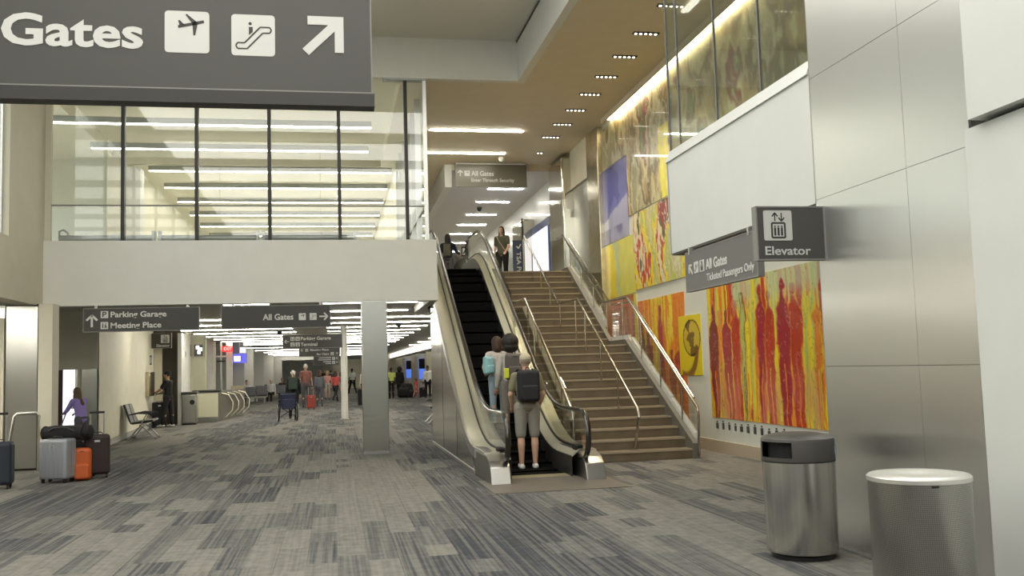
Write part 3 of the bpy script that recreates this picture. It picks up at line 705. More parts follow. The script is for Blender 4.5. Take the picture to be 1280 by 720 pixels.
cp = B(2.30, 3.28, 12.95, 13.30, .001, .012).build('comb_plate', mat('comb_metal', (.35, .33, .28), .4, .8), es, world=True)
for yy in (13.0, 13.08, 13.16, 13.25): B(2.32, 3.26, yy, yy+.018, .012, .015).build('comb_line', mat('comb_yellow', (.50, .42, .22), .5), cp, world=True)
B(1.90, 3.66, 11.55, 12.95, .0005, .008).build('floor_plate', mat('landing_plate', (.16, .14, .12), .5, .2, var=.06, vscale=2), es, world=True)
B(2.0, 3.58, 22.4, 23.5, ZU-.05, ZU+.015).build('top_plate', M_dark, es, world=True)
# ================================================================== SIGNS
F, e = sign_board('wayfinding_sign', 'large dark hanging sign reading Gates with a slanted arrow, near the camera', 'sign', (-3.75, 9, 4.23), (1, 0, 0), 4.13, 1.25, .16)
MB().prism(rect(-.01, -.14, 4.16, -.015), F, -.17, .012).build('bottom_rail', M_signedge, e, world=True)
X0 = -3.75
lettering(F, e, 'Gates', -2.93-X0, 4.60-4.23, .30, bold=.035, width=1.22, d=.01)
put_icon(F, e, icon_plane(-1.52-X0, 4.565-4.23, .40)); put_icon(F, e, icon_esc(-.92-X0, 4.555-4.23, .40))
cx, cz, s_ = -.065-X0, 4.78-4.23, .38
shape(F, e, [[(cx-.15, cz+.185), (cx-.15, cz+.10), (cx+.045, cz+.10), (cx-.20, cz-.14), (cx-.14, cz-.20), (cx+.105, cz+.04), (cx+.105, cz-.17), (cx+.19, cz-.17), (cx+.19, cz+.185)]], name='arrow', d=.008)
for x in (.6, 3.4): MB().tube([tuple(F(x, 1.25, -.06)), tuple(F(x, 3.86, -.06))], .012, 6).build('hanger', M_alum, e, world=True)
F, e = sign_board('wayfinding_sign', 'dark sign under the beam reading Parking Garage and Meeting Place', 'sign', (-4.47, 18.22, 2.41), (1, 0, 0), 2.0, .41)
for x in (.2, 1.8): MB().prism(rect(x-.02, .41, x+.02, .47), F, -.05, -.01).build('hanger', M_alum, e, world=True)
shape(F, e, arrow(.14, .19, .22, math.pi/2), name='arrow')
put_icon(F, e, ([rrect(.29, .24, .42, .37, .01)], [seg2((.33, .26), (.33, .35), .02), seg2((.33, .35), (.38, .345), .018), seg2((.38, .345), (.38, .31), .018), seg2((.38, .31), (.33, .305), .018)]))
put_icon(F, e, icon_person(.29, .04, .13))
lettering(F, e, 'Parking Garage', .46, .255, .105, bold=.03, width=.97); lettering(F, e, 'Meeting Place', .46, .055, .105, bold=.03, width=.88)
F, e = sign_board('wayfinding_sign', 'dark sign under the beam reading All Gates with an arrow pointing right', 'sign', (-2.06, 18.22, 2.41), (1, 0, 0), 1.98, .41)
for x in (.2, 1.8): MB().prism(rect(x-.02, .41, x+.02, .47), F, -.05, -.01).build('hanger', M_alum, e, world=True)
lettering(F, e, 'All Gates', .74, .15, .115, bold=.03, width=.56)
put_icon(F, e, icon_plane(1.40, .135, .13)); put_icon(F, e, icon_esc(1.60, .135, .13)); shape(F, e, arrow(1.86, .20, .16, 0), name='arrow')
F, e = sign_board('wayfinding_sign', 'dark hanging sign reading Parking Garage Terminal deeper in the ground hall', 'sign', (-1.63, 31, 2.35), (1, 0, 0), 1.86, .42)
shape(F, e, arrow(.12, .21, .14, math.pi), name='arrow')
for x in (.24, .40):
    put_icon(F, e, icon_person(x, .23, .13)); put_icon(F, e, icon_elev(x, .05, .13))
lettering(F, e, 'Parking Garage', .56, .25, .11, bold=.03, width=.95); lettering(F, e, 'Terminal', .56, .06, .11, bold=.03, width=.52)
for x in (.3, 1.6): MB().tube([tuple(F(x, .42, -.03)), tuple(F(x, .72, -.03))], .01, 6).build('hanger', M_alum, e, world=True)
F, e = sign_board('wayfinding_sign', 'middle-distance dark sign reading Meeting Place and Bag Claim', 'sign', (-1.63, 45, 2.31), (1, 0, 0), 1.86, .40)
shape(F, e, arrow(.12, .28, .12, math.pi/2), name='arrow'); put_icon(F, e, icon_person(.28, .22, .13)); lettering(F, e, 'Meeting Place', .5, .25, .10, bold=.03, width=.85)
lettering(F, e, 'Bag Claim', .80, .05, .10, bold=.03, width=.56); put_icon(F, e, icon_elev(1.44, .03, .14)); shape(F, e, arrow(1.73, .10, .12, math.pi/2), name='arrow')
for x in (.3, 1.6): MB().tube([tuple(F(x, .4, -.03)), tuple(F(x, .76, -.03))], .01, 6).build('hanger', M_alum, e, world=True)
F, e = sign_board('wayfinding_sign', 'farthest dark hanging sign in the ground hall with short white text lines', 'sign', (-1.47, 68, 2.06), (1, 0, 0), 1.72, .62)
shape(F, e, [rect(.35, .48, 1.2, .54), rect(.30, .34, 1.2, .40), rect(.65, .20, 1.2, .26), rect(.8, .07, 1.2, .13)], name='text_lines')
put_icon(F, e, icon_person(1.28, .34, .2)); put_icon(F, e, icon_elev(1.28, .06, .2)); shape(F, e, arrow(1.6, .45, .14, math.pi/2)+arrow(1.6, .16, .14, math.pi/2), name='arrow')
for x in (.3, 1.4): MB().tube([tuple(F(x, .6, -.03)), tuple(F(x, .98, -.03))], .01, 6).build('hanger', M_alum, e, world=True)
F, e = sign_board('wayfinding_sign', 'olive-grey hanging sign reading All Gates Enter Through Security above the escalator top', 'sign', (3.38, 25.7, 6.60), (1, 0, 0), 2.0, .62, m=M_signlit)
shape(F, e, arrow(.12, .37, .17, math.pi/2), name='arrow'); put_icon(F, e, icon_plane(.24, .29, .15))
lettering(F, e, 'All Gates', .43, .30, .14, bold=.03, width=.64); lettering(F, e, 'Enter Through Security', .43, .13, .10, bold=.025, width=1.22)
MB().prism(rect(0, .62, 2.0, .66), F, -.06, .01).build('top_rail', M_letter, e, world=True)
for x in (.02, 1.98): MB().tube([tuple(F(x, .62, -.03)), tuple(F(x, .68, -.03))], .014, 6).build('hanger', M_alum, e, world=True)
F, e = sign_board('wayfinding_sign', 'grey sign under the white soffit reading All Gates Ticketed Passengers Only', 'sign', (4.07, 10.45, 2.37), (0, -1, 0), 1.90, .44, m=mat('sign_mid_grey', (.15, .145, .14), .45))
shape(F, e, arrow(.15, .24, .15, math.radians(135)), name='arrow'); put_icon(F, e, icon_esc(.26, .185, .13)); put_icon(F, e, icon_elev(.43, .185, .13))
lettering(F, e, 'All Gates', .60, .195, .115, bold=.025, width=.58); lettering(F, e, 'Ticketed Passengers Only', .62, .065, .085, bold=.01, width=1.20)
B(4.06, 4.15, 10.3, 10.34, 2.79, 2.87).build('hanger', M_alum, e, world=True); B(4.06, 4.15, 8.7, 8.74, 2.79, 2.87).build('hanger', M_alum, e, world=True)
F, e = sign_board('wayfinding_sign', 'dark square blade sign reading Elevator on the steel wall', 'sign', (3.49, 7.3, 2.385), (1, 0, 0), .60, .435, .07)
lettering(F, e, 'Elevator', .06, .035, .075, bold=.018, width=.41); put_icon(F, e, icon_elev(.055, .155, .255))
F, e = sign_board('wayfinding_sign', 'small dark sign reading Elevator above the dark lift alcove', 'sign', (-5.66, 31.3, 2.47), (1, 0, 0), .58, .45)
lettering(F, e, 'Elevator', .14, .03, .09, bold=.03, width=.40); put_icon(F, e, icon_elev(.27, .15, .26))
F, e = sign_board('wayfinding_sign', 'tiny blade sign with a lift pictogram on the cream wall corner', 'sign', (-5.86, 31.0, 1.95), (1, 0, 0), .24, .27, .05)
put_icon(F, e, icon_elev(.04, .03, .2))
for i, x in enumerate((-5.12, -4.73)):
    F, e = sign_board('wall_sign', ['left', 'right'][i]+' of two small lit signs high on the olive wall', 'sign', (x, 33.82, 2.24), (1, 0, 0), .27, .38, .07, m=M_sign)
    shape(F, e, [rect(.05, .22, .16, .35), rect(.12, .16, .26, .28), rect(.10, .06, .2, .18)], m=mat('lit_sign_white', (.95, .95, .92), .5, emit=1.2), name='lit_symbol')
F, e = sign_board('exit_sign', 'red glowing exit sign over the glazed door', 'exit sign', (-4.88, 43.2, 2.58), (1, 0, 0), .44, .24, m=mat('exit_glow', (.75, .03, .03), .5, emit=1.2), border=False)
lettering(F, e, 'EXIT', .08, .06, .15, m=mat('exit_letters', (1, .35, .3), .5, emit=1.5), bold=.02, width=.34)
MB().prism(rect(.20, .24, .24, .47), F, -.05, -.01).build('hanger', M_alum, e, world=True)
F, e = sign_board('display_screen', 'blue glowing display screen hanging past the exit sign', 'screen', (-4.66, 45.5, 2.10), (1, 0, 0), .62, .42, m=mat('screen_blue', (.10, .10, .55), .4, emit=.9))
MB().prism(rect(.28, .42, .32, .95), F, -.05, -.01).build('hanger', M_alum, e, world=True)
shape(F, e, [rect(.06, .08, .34, .32)], m=mat('lit_sign_white2', (.85, .85, .95), .5, emit=1.2), name='lit_block')
F, e = sign_board('display_screen', 'small white globe-like lit sign above the blue screen', 'sign', (-4.33, 45.4, 2.56), (1, 0, 0), .26, .26, m=mat('lit_lilac', (.8, .78, .95), .5, emit=1.0))
MB().prism(rect(.11, .26, .15, .49), F, -.05, -.01).build('hanger', M_alum, e, world=True)
# blue poster wall upstairs and the banner
e = empty('poster_frame', (6.3, 28.6, ZU), 0, 'deep blue framed poster wall beside the upper hallway', 'poster')
B(6.33, 6.41, 26.6, 30.9, 3.87, 6.0).build('frame', mat('poster_blue', (.05, .08, .22), .4), e, world=True)
B(6.315, 6.33, 27.35, 29.7, 4.0, 5.75).build('lightbox', mat('lightbox_pale', (.78, .79, .95), .4, emit=.65), e, world=True)
F, e = sign_board('banner', 'dark blue upright banner with vertical white lettering at the stair top', 'banner', (4.70, 24.5, 3.88), (1, 0, 0), .32, 1.03, .04, m=mat('banner_navy', (.035, .05, .10), .5), border=False)
G = Face(F(.10, .72, 0), (0, 0, -1), (1, 0, 0))
lettering(G, e, 'TSA Pre', .0, .0, .12, bold=.025, width=.66)
shape(F, e, [seg2((.10, .87), (.15, .81), .03), seg2((.15, .81), (.22, .93), .03)], name='check_mark')
e = empty('post', (4.93, 24.3, ZU), 0, 'thin tall black pole next to the blue banner', 'pole')
MB().tube([(4.93, 24.3, ZU+.02), (4.93, 24.3, 5.47)], .022, 8).build('pole', M_black, e, world=True)
MB().lathe([(.16, ZU+.012), (.16, ZU+.03), (.03, ZU+.05)], 16, (4.93, 24.3)).build('foot', M_black, e, world=True)
F, e = sign_board('stand_sign', 'small framed black and white notice on a stand beyond the escalator top', 'sign', (3.33, 24.6, 4.50), (1, 0, 0), .19, .26, .03, m=M_black, border=False)
shape(F, e, [rect(.03, .04, .16, .22)], name='notice'); shape(F, e, [seg2((.05, .07), (.12, .19), .03), seg2((.12, .19), (.13, .07), .03)], m=M_black, name='mark', z=.006)
MB().tube([tuple(F(.095, 0, -.015)), (3.425, 24.6, ZU+.01)], .014, 6).build('stand', M_black, e, world=True)
F, e = sign_board('wall_sign', 'small white sign on the grey recess beside the mirror column', 'sign', (5.98, 23.6, 5.62), (1, 0, 0), .22, .22, .03, m=M_letter, border=False)
# pipe rail inside the upper window
e = empty('pipe_rail', (-1.8, 18.55, 4.1), 0, 'grey horizontal pipe rail along the foot of the upper window', 'rail')
for a, b in ((-5.0, -3.35), (-3.2, -1.45), (-1.3, .40)):
    MB().tube([(a, 18.6, 4.17), (b, 18.6, 4.17)], .06, 10).build('pipe', M_ggrey, e, world=True, smooth=True)
for x in (-3.33, -3.22, -1.43, -1.32, .42): B(x-.03, x+.03, 18.53, 18.67, 4.05, 4.30).build('bracket', M_ggrey, e, world=True, bevel=.01)
MB().tube([(-5.0, 18.6, 4.17), (-5.0, 18.6, 4.30), (-4.93, 18.6, 4.33), (-4.86, 18.6, 4.28), (-4.83, 18.6, 4.2)], .02, 8).build('hook', M_ggrey, e, world=True, smooth=True)
# ================================================================== MURAL
def hash2(i, j, s):
    h = np.sin(i*127.1+j*311.7+s*74.7)*43758.5453; return h-np.floor(h)
def vnoise(u, v, s=0):
    i = np.floor(u); j = np.floor(v); a = u-i; b = v-j; a = a*a*(3-2*a); b = b*b*(3-2*b)
    return (hash2(i, j, s)*(1-a)+hash2(i+1, j, s)*a)*(1-b)+(hash2(i, j+1, s)*(1-a)+hash2(i+1, j+1, s)*a)*b
def fbm(u, v, s=0, o=4):
    r = 0; a = .5
    for k in range(o): r = r+a*vnoise(u*2**k, v*2**k, s+k*3); a *= .5
    return r
def lin(c): return tuple(((x/255+.055)/1.055)**2.4 if x > 10 else x/255/12.92 for x in c)
MM = attr_mat('mural_paint', .30, .45)
def panel(name, label, y0, y1, z0, z1, fn, parent, step_=.025, x=6.40):
    nu = max(2, int((y1-y0)/step_)); nv = max(2, int((z1-z0)/step_))
    Yg, Zg = np.meshgrid(np.linspace(y0, y1, nu+1), np.linspace(z0, z1, nv+1))
    Cc = np.ones(Yg.shape+(4,)); Cc[..., :3] = fn(Yg, Zg)
    V = np.stack([np.full(Yg.size, x), Yg.ravel(), Zg.ravel()], 1); loc = wm(parent).translation; V = V-np.array(loc)
    idx = np.arange((nu+1)*(nv+1)).reshape(nv+1, nu+1)
    Fq = np.stack([idx[:-1, :-1].ravel(), idx[1:, :-1].ravel(), idx[1:, 1:].ravel(), idx[:-1, 1:].ravel()], 1)
    nb = len(V); ext = np.array([[6.419, y0, z0], [6.419, y1, z0], [6.419, y1, z1], [6.419, y0, z1]])-np.array(loc)
    cs = [idx[0, 0], idx[0, -1], idx[-1, -1], idx[-1, 0]]
    faces = [tuple(int(q) for q in f) for f in Fq]+[(cs[k], cs[(k+1) % 4], nb+(k+1) % 4, nb+k) for k in range(4)]
    me = bpy.data.meshes.new(name); me.from_pydata(np.vstack([V, ext]).tolist(), [], [tuple(int(q) for q in f) for f in faces])
    at_ = me.attributes.new('paint', 'FLOAT_COLOR', 'POINT'); cc = np.vstack([Cc.reshape(-1, 4), np.full((4, 4), .8)])
    at_.data.foreach_set('color', cc.astype(np.float32).ravel()); me.materials.append(MM)
    o = bpy.data.objects.new(name, me); COL.objects.link(o); o.parent = parent; return o
def mixc(a, c, m): return a*(1-m[..., None])+np.array(c)*m[..., None]
def ss(a, b, x): t = np.clip((x-a)/(b-a), 0, 1); return t*t*(3-2*t)
RED, DRED, ORG, YEL, LIM, PALE, CRIM, BRN = [lin(c) for c in ((196, 62, 40), (128, 34, 40), (238, 140, 40), (246, 222, 48), (196, 204, 110), (196, 214, 186), (172, 40, 56), (110, 70, 40))]
def figures(Yg, Zg, y0, y1, z0, z1, cols, figs, s, bg):
    u = (Yg-y0); v = (Zg-z0)/(z1-z0)
    wob = .16*(fbm(u*1.5+9, Zg*1.3, s)-.5)+.10*(fbm(u*7, Zg*3.1, s+5)-.5)
    n = fbm((u+wob)*5.2, Zg*.38+3, s+1, 3); C0 = np.zeros(Yg.shape+(3,))+np.array(bg[0])
    for t, c in zip(np.linspace(.3, .68, len(bg)-1), bg[1:]): C0 = mixc(C0, c, ss(t-.012, t+.012, n))
    for (cy, w_, ht, c, c2) in figs:
        d = np.abs(u+wob*1.6-cy); top = ht
        prof = np.where(v < .55*ht, .55+.35*v/.55/ht, np.where(v < .80*ht, 1.0, np.clip(1-(v-.80*ht)/(.10*ht), .22, 1)))
        prof = np.where(v > .91*ht, .34*np.sqrt(np.clip(1-((v-.955*ht)/(.045*ht))**2, 0, 1)), prof)
        hw = w_*prof*(1+.5*(fbm(u*3, Zg*2.4, s+int(cy*90))-.5))
        m = ss(.03, -.01, d-hw)*(v < ht)
        C0 = mixc(C0, c2, ss(.055, .02, d-hw)*(v < ht)*.9); C0 = mixc(C0, c, m)
        leg = (v < .42*ht)*ss(.02, .008, np.abs(u+wob-cy))*1.0; C0 = mixc(C0, c2, leg*m)
    g = fbm(u*11, Zg*1.6, s+8); C0 = C0*(.82+.36*g)[..., None]
    scr = np.abs(fbm(u*6+Zg*2, Zg*5-u*2, s+11)-.5); C0 = mixc(C0, lin((235, 190, 165)), ss(.012, .003, scr)*.45); sc2 = np.abs(fbm(u*2.2-Zg*3, Zg*2.2+u*4, s+17)-.5); C0 = mixc(C0, lin((90, 40, 40)), ss(.010, .003, sc2)*.5)
    return np.clip(C0, 0, 1)
mu = empty('mural', (6.4, 16.5, .6), 0, 'large painted mural of red and yellow standing figures on the wall beside the stairs', 'mural')
def mp(f): return f
PA = (11.02, 15.52, .585, 2.86)
def fnA(Y, Z):
    figs = [(2.95, .06, .8, YEL, ORG), (.70, .07, .85, ORG, YEL), (2.62, .07, .7, ORG, YEL), (3.95, .07, .8, ORG, LIM), (3.08, .05, .9, LIM, BRN), (.30, .17, .97, DRED, ORG), (.88, .06, .80, YEL, LIM), (1.32, .21, .90, RED, ORG), (1.70, .20, .94, CRIM, ORG),
            (2.16, .17, .88, RED, YEL), (2.45, .13, .93, CRIM, ORG), (3.35, .19, .86, RED, ORG), (3.68, .16, .80, CRIM, YEL), (4.22, .19, .84, DRED, ORG)]
    c = figures(Y, Z, PA[0], PA[1], PA[2], PA[3], None, figs, 3, [ORG, YEL, LIM, YEL, ORG, RED, YEL])
    lo = ss(.50, .58, fbm(Y*5, Z*.9, 47))*ss(1.7, .9, Z); c = mixc(c, lin((226, 130, 110)), lo*.5)
    sky = ss(2.2, 2.6, Z+.35*(fbm(Y*2, Z*2, 40)-.5))*(fbm(Y*1.7, Z*.8, 44) > .47)*(np.max(c, axis=-1) > .5)
    return mixc(c, PALE, sky*.6)
panel('art_panel', '', *PA, fnA, mu, .02)
def fnB(Y, Z):     # yellow square with a round dark head
    u = (Y-PB[0])/(PB[1]-PB[0]); v = (Z-PB[2])/(PB[3]-PB[2]); c = np.zeros(Y.shape+(3,))+np.array(lin((236, 216, 40)))
    r = np.hypot((u-.42)/.38, (v-.62)/.30); m = ss(1.03, .98, r); c = mixc(c, lin((214, 190, 60)), m)
    c = mixc(c, lin((90, 60, 30)), ss(.06, .03, np.abs(r-.97))+m*(fbm(u*5, v*5, 12) > .56)*.85)
    t = ss(.10, .05, np.abs(np.hypot(u-.72, v-.5)-.52))*(v < .45)*(u < .9); return mixc(c, lin((120, 70, 40)), np.clip(t, 0, 1)*.9)
PB = (15.85, 16.95, 1.30, 2.40)
panel('art_panel', '', *PB, fnB, mu, .025)
PC = (16.62, 19.35, .50, 2.86)
def fnC(Y, Z):
    figs = [(.30, .22, .62, CRIM, ORG), (.75, .16, .55, DRED, ORG), (1.30, .13, .93, CRIM, ORG), (1.62, .08, .8, YEL, ORG), (2.05, .20, .72, DRED, BRN), (2.5, .16, .80, BRN, RED)]
    c = figures(Y, Z, PC[0], PC[1], PC[2], PC[3], None, figs, 21, [ORG, ORG, YEL, ORG, lin((225, 120, 70))])
    return mixc(c, lin((214, 120, 90)), ((Z < 1.5)*(Y < 17.9)*.35))
panel('art_panel', '', *PC, fnC, mu, .03, x=6.405)
PD = (19.6, 22.3, 1.75, 3.05)
def fnD(Y, Z):
    c = figures(Y, Z, PD[0], PD[1], PD[2]-1, PD[3], None, [(.5, .2, .9, lin((180, 92, 50)), ORG), (1.3, .18, .8, lin((150, 80, 48)), ORG), (2.0, .2, .85, lin((190, 100, 60)), ORG)], 33,
                [lin((206, 132, 84)), lin((190, 112, 66)), lin((214, 150, 100))]); return c
panel('art_panel', '', *PD, fnD, mu, .035)
def fnE(Y, Z):     # collage strip of red and yellow
    n = fbm(Y*2.6, Z*1.1, 51); c = np.zeros(Y.shape+(3,))+np.array(lin((214, 206, 150)))
    for t, q in ((.34, LIM), (.42, YEL), (.50, lin((206, 70, 50))), (.56, lin((236, 226, 180))), (.63, lin((90, 100, 60))), (.70, lin((160, 60, 60)))): c = mixc(c, q, ss(t-.01, t+.01, n))
    c = c*(.8+.4*fbm(Y*9, Z*4, 53))[..., None]; return mixc(c, lin((232, 232, 205)), (np.abs(fbm(Y*6, Z*3, 54)-.5) < .02)*.8)
panel('art_panel', '', 15.75, 19.45, 3.12, 4.75, fnE, mu, .035)
def fnF(Y, Z):     # yellow and pale green field
    n = fbm(Y*.8, Z*.9, 61); c = np.zeros(Y.shape+(3,))+np.array(lin((226, 222, 110)))
    c = mixc(c, lin((200, 214, 170)), ss(.40, .5, n)); c = mixc(c, lin((246, 226, 70)), ss(.52, .6, n)); c = mixc(c, lin((244, 190, 50)), ss(21.2, 22.2, Y+fbm(Y*2, Z*3, 63)-.5))
    return c*(.88+.24*fbm(Y*5, Z*5, 64))[..., None]
panel('art_panel', '', 19.47, 22.4, 3.07, 4.35, fnF, mu, .035)
panel('art_panel', '', 19.40, 19.58, 1.75, 3.05, fnF, mu, .05)
def fnG(Y, Z):     # blue picture with pale diagonal foot
    n = fbm(Y*1.4, Z*1.4, 71); c = np.zeros(Y.shape+(3,))+np.array(lin((62, 66, 158)))
    c = mixc(c, lin((96, 100, 176)), ss(.46, .52, n)); c = mixc(c, lin((170, 172, 204)), ss(.03, -.03, Z-(5.25-.22*(Y-20))-.25*(n-.5))); c = mixc(c, lin((112, 112, 160)), (Z < 4.72)*ss(.4, .6, n))
    return c*(.85+.3*fbm(Y*4, Z*4, 74))[..., None]
panel('art_panel', '', 19.75, 21.6, 4.37, 6.15, fnG, mu, .035)
def fnH(Y, Z):     # grey green brown abstract above
    n = fbm(Y*1.3, Z*.8, 81); c = np.zeros(Y.shape+(3,))+np.array(lin((150, 146, 116)))
    for t, q in ((.36, (176, 172, 140)), (.43, (120, 110, 84)), (.50, (170, 150, 110)), (.55, (196, 190, 150)), (.60, (128, 70, 50)), (.65, (110, 124, 80)), (.72, (200, 190, 90))): c = mixc(c, lin(q), ss(t-.01, t+.01, n))
    yl = ss(.02, .0, np.abs(Y-17.3+.35*(fbm(Z*1.5, Y*0, 85)-.5))-.28)*(Z < 6.2); c = mixc(c, lin((228, 220, 90)), yl*.9)
    st_ = np.abs(fbm(Y*5, Z*2.2, 86)-.5); c = mixc(c, lin((205, 200, 170)), ss(.03, .01, st_)*.6)
    return np.clip((c-.18)*1.25+.16, .01, 1)*(.7+.6*fbm(Y*8, Z*5, 87))[..., None]
panel('art_panel', '', 19.75, 21.6, 6.17, 7.15, fnH, mu, .04)
panel('art_panel', '', 11.2, 19.73, 4.78, 7.15, fnH, mu, .045)
def fnW(Y, Z): return mixc(np.zeros(Y.shape+(3,))+np.array(lin((206, 200, 176))), lin((170, 150, 140)), ss(.45, .6, fbm(Y*1.5, Z, 91)))
panel('art_panel', '', 18.3, 19.73, 4.77, 4.79, fnW, mu, .1)
for o in mu.children: pass
# caption strip: little dark marks below the big panel
e = empty('caption_strip', (6.4, 14, .4), 0, 'row of small dark figure-like marks under the big red painted panel', 'caption')
s = MB()
for i in range(11):
    y = 15.3-.245*i; h = .05+.035*random.random()
    s.box(6.405, 6.419, y, y+.05+.04*random.random(), .42-h*.3, .42+h)
    s.box(6.406, 6.419, y+.02, y+.05, .42+h+.012, .42+h+.035)
s.build('marks', mat('mark_dark', (.07, .07, .07), .6), e, world=True)
# ================================================================== BINS
e = empty('litter_bin', (3.60, 7.02, 0), 0, 'round steel litter bin with dark hood and square opening, by the mural', 'bin')
MB().lathe([(.235, 0), (.235, .03), (.262, .05)], 32, (3.6, 7.02)).build('base', M_black, e, world=True, smooth=True)
M_binst = mat('bin_brushed_steel', (.62, .61, .58), .24, 1, var=.10, vscale=9, stretch=(3, 3, .05))
MB().lathe([(.268, .05), (.272, .06), (.280, .74), (.28, .755)], 40, (3.6, 7.02)).build('body', M_binst, e, world=True, smooth=True)
M_hood = mat('hood_grey', (.065, .06, .055), .42)
h = MB(); n = 40; op = lambda a: 2.95 < a % (2*math.pi) < 4.08
prof = [(.283, .755), (.283, .785), (.283, .905), (.278, .925), (.25, .945), (.16, .962), (.02, .97)]
vs = [(3.6+r*math.cos(2*math.pi*k/n), 7.02+r*math.sin(2*math.pi*k/n), z) for r, z in prof for k in range(n)]; fs = []
for i in range(len(prof)-1):
    for k in range(n):
        if i == 1 and op(2*math.pi*(k+.5)/n): continue
        fs.append((i*n+k, i*n+(k+1) % n, (i+1)*n+(k+1) % n, (i+1)*n+k))
fs.append(tuple((len(prof)-1)*n+k for k in range(n))); h.add(vs, fs); h.build('hood', M_hood, e, world=True, smooth=True)
MB().lathe([(.23, .76), (.23, .90)], 30, (3.6, 7.02)).build('inner_bucket', M_blackm, e, world=True)
MB().lathe([(.284, .745), (.284, .757)], 40, (3.6, 7.02)).build('rim_ring', M_black, e, world=True)
for a in (5.6, 5.95):
    c, s_ = math.cos(a), math.sin(a); FF = Face((3.6+.286*c, 7.02+.286*s_, .83), (-s_, c, 0))
    shape(FF, e, [rrect(-.02, -.03, .03, .04, .01)], name='sticker', m=mat('sticker_blue', (.5, .6, .75), .4))
e = empty('litter_bin', (3.44, 5.2, 0), 0, 'round perforated steel bin with a pale flat top, nearest the camera', 'bin')
def perf():
    m = bpy.data.materials.new('perforated_steel'); m.use_nodes = True; nt = m.node_tree; b = nt.nodes['Principled BSDF']
    b.inputs['Metallic'].default_value = 1; b.inputs['Roughness'].default_value = .3
    tc = nt.nodes.new('ShaderNodeTexCoord'); sx = nt.nodes.new('ShaderNodeSeparateXYZ'); nt.links.new(tc.outputs['Object'], sx.inputs[0])
    at2 = nt.nodes.new('ShaderNodeMath'); at2.operation = 'ARCTAN2'; nt.links.new(sx.outputs[1], at2.inputs[0]); nt.links.new(sx.outputs[0], at2.inputs[1])
    def m_(op, a, v, c=None):
        q = nt.nodes.new('ShaderNodeMath'); q.operation = op; nt.links.new(a, q.inputs[0])
        if c is not None: nt.links.new(c, q.inputs[1])
        else: q.inputs[1].default_value = v
        return q.outputs[0]
    u = m_('MULTIPLY', at2.outputs[0], .29/.0075*2*math.pi/2); v = m_('MULTIPLY', sx.outputs[2], 1/.0075*math.pi)
    p = m_('MULTIPLY', m_('SINE', m_('ADD', u, 0, v), 0), 0, m_('SINE', m_('SUBTRACT', u, 0, v), 0))
    g = m_('GREATER_THAN', p, .30); mx = nt.nodes.new('ShaderNodeMix'); mx.data_type = 'RGBA'; mx.inputs[6].default_value = (.46, .45, .42, 1); mx.inputs[7].default_value = (.12, .115, .11, 1)
    nt.links.new(g, mx.inputs[0]); nt.links.new(mx.outputs[2], b.inputs['Base Color']); return m
MB().lathe([(.282, .02), (.288, .04), (.290, .79), (.290, .80)], 64, (3.44, 5.2)).build('perforated_body', perf(), e, world=True, smooth=True)
MB().lathe([(.29, 0), (.29, .02)], 40, (3.44, 5.2)).build('base', M_black, e, world=True)
t = MB().lathe([(.290, .80), (.296, .805), (.296, .828), (.285, .838), (.20, .842), (.12, .842), (.09, .832), (.02, .828)], 48, (3.44, 5.2)).build('top', mat('top_pale_steel', (.72, .71, .68), .38, .8), e, world=True, smooth=True)
MB().box(3.33, 3.37, 4.903, 4.912, .79, .803).build('latch', M_black, t, world=True)
# ================================================================== LUGGAGE
def rbox(x0, x1, y0, y1, z0, z1): return MB().box(x0, x1, y0, y1, z0, z1)
def suitcase(name, label, loc, rz, w_, d_, h_, shell, group=None, handle_h=.35, ribs=0, soft=False):
    e = empty(name, loc, rz, label, 'suitcase', group); z0 = .06
    rbox(-w_/2, w_/2, -d_/2, d_/2, z0, z0+h_).build('shell', shell, e, bevel=.045 if not soft else .06, seg=3)
    for i in range(ribs):
        x = -w_/2+w_*(i+1)/(ribs+1); rbox(x-.008, x+.008, -d_/2-.006, d_/2+.006, z0+.06, z0+h_-.06).build('rib', shell, e, bevel=.003)
    rbox(-w_/2+.0, w_/2, -.006, .006, z0+.05, z0+h_-.04).build('zip_line', M_black, e)
    for sx in (-1, 1):
        for sy in (-1, 1):
            wh = MB().tube([(sx*(w_/2-.05)-.012, sy*(d_/2-.05), .03), (sx*(w_/2-.05)+.012, sy*(d_/2-.05), .03)], .03, 12).build('wheel', M_black, e, smooth=True)
            rbox(sx*(w_/2-.05)-.016, sx*(w_/2-.05)+.016, sy*(d_/2-.05)-.02, sy*(d_/2-.05)+.02, .045, .075).build('fork', M_black, wh)
    if handle_h:
        MB().tube([(-.10, d_/2-.04, z0+h_-.02), (-.10, d_/2-.04, z0+h_+handle_h), (.10, d_/2-.04, z0+h_+handle_h), (.10, d_/2-.04, z0+h_-.02)], .011, 6).build('pull_handle', M_alum, e)
        rbox(-.11, .11, d_/2-.055, d_/2-.025, z0+h_+handle_h-.015, z0+h_+handle_h+.02).build('grip', M_black, e, bevel=.006)
    MB().tube([(-.08, 0, z0+h_), (-.07, 0, z0+h_+.03), (.07, 0, z0+h_+.03), (.08, 0, z0+h_)], .009, 6).build('carry_handle', M_black, e, smooth=True)
    rbox(-.04, .04, -d_/2-.004, -d_/2, z0+h_*.82, z0+h_*.87).build('name_plate', M_alum, e)
    return e
suitcase('suitcase', 'silver-grey hard-shell suitcase standing at the left of the luggage group', (-4.17, 15.55, 0), -.35, .46, .27, .60, mat('silver_shell', (.34, .36, .39), .35, .3), ribs=6, handle_h=0)
suitcase('suitcase', 'dark maroon-black suitcase with its pull handle up, right of the luggage group', (-3.70, 15.95, 0), .25, .38, .25, .62, mat('maroon_black', (.025, .014, .014), .6), soft=True, handle_h=.34)
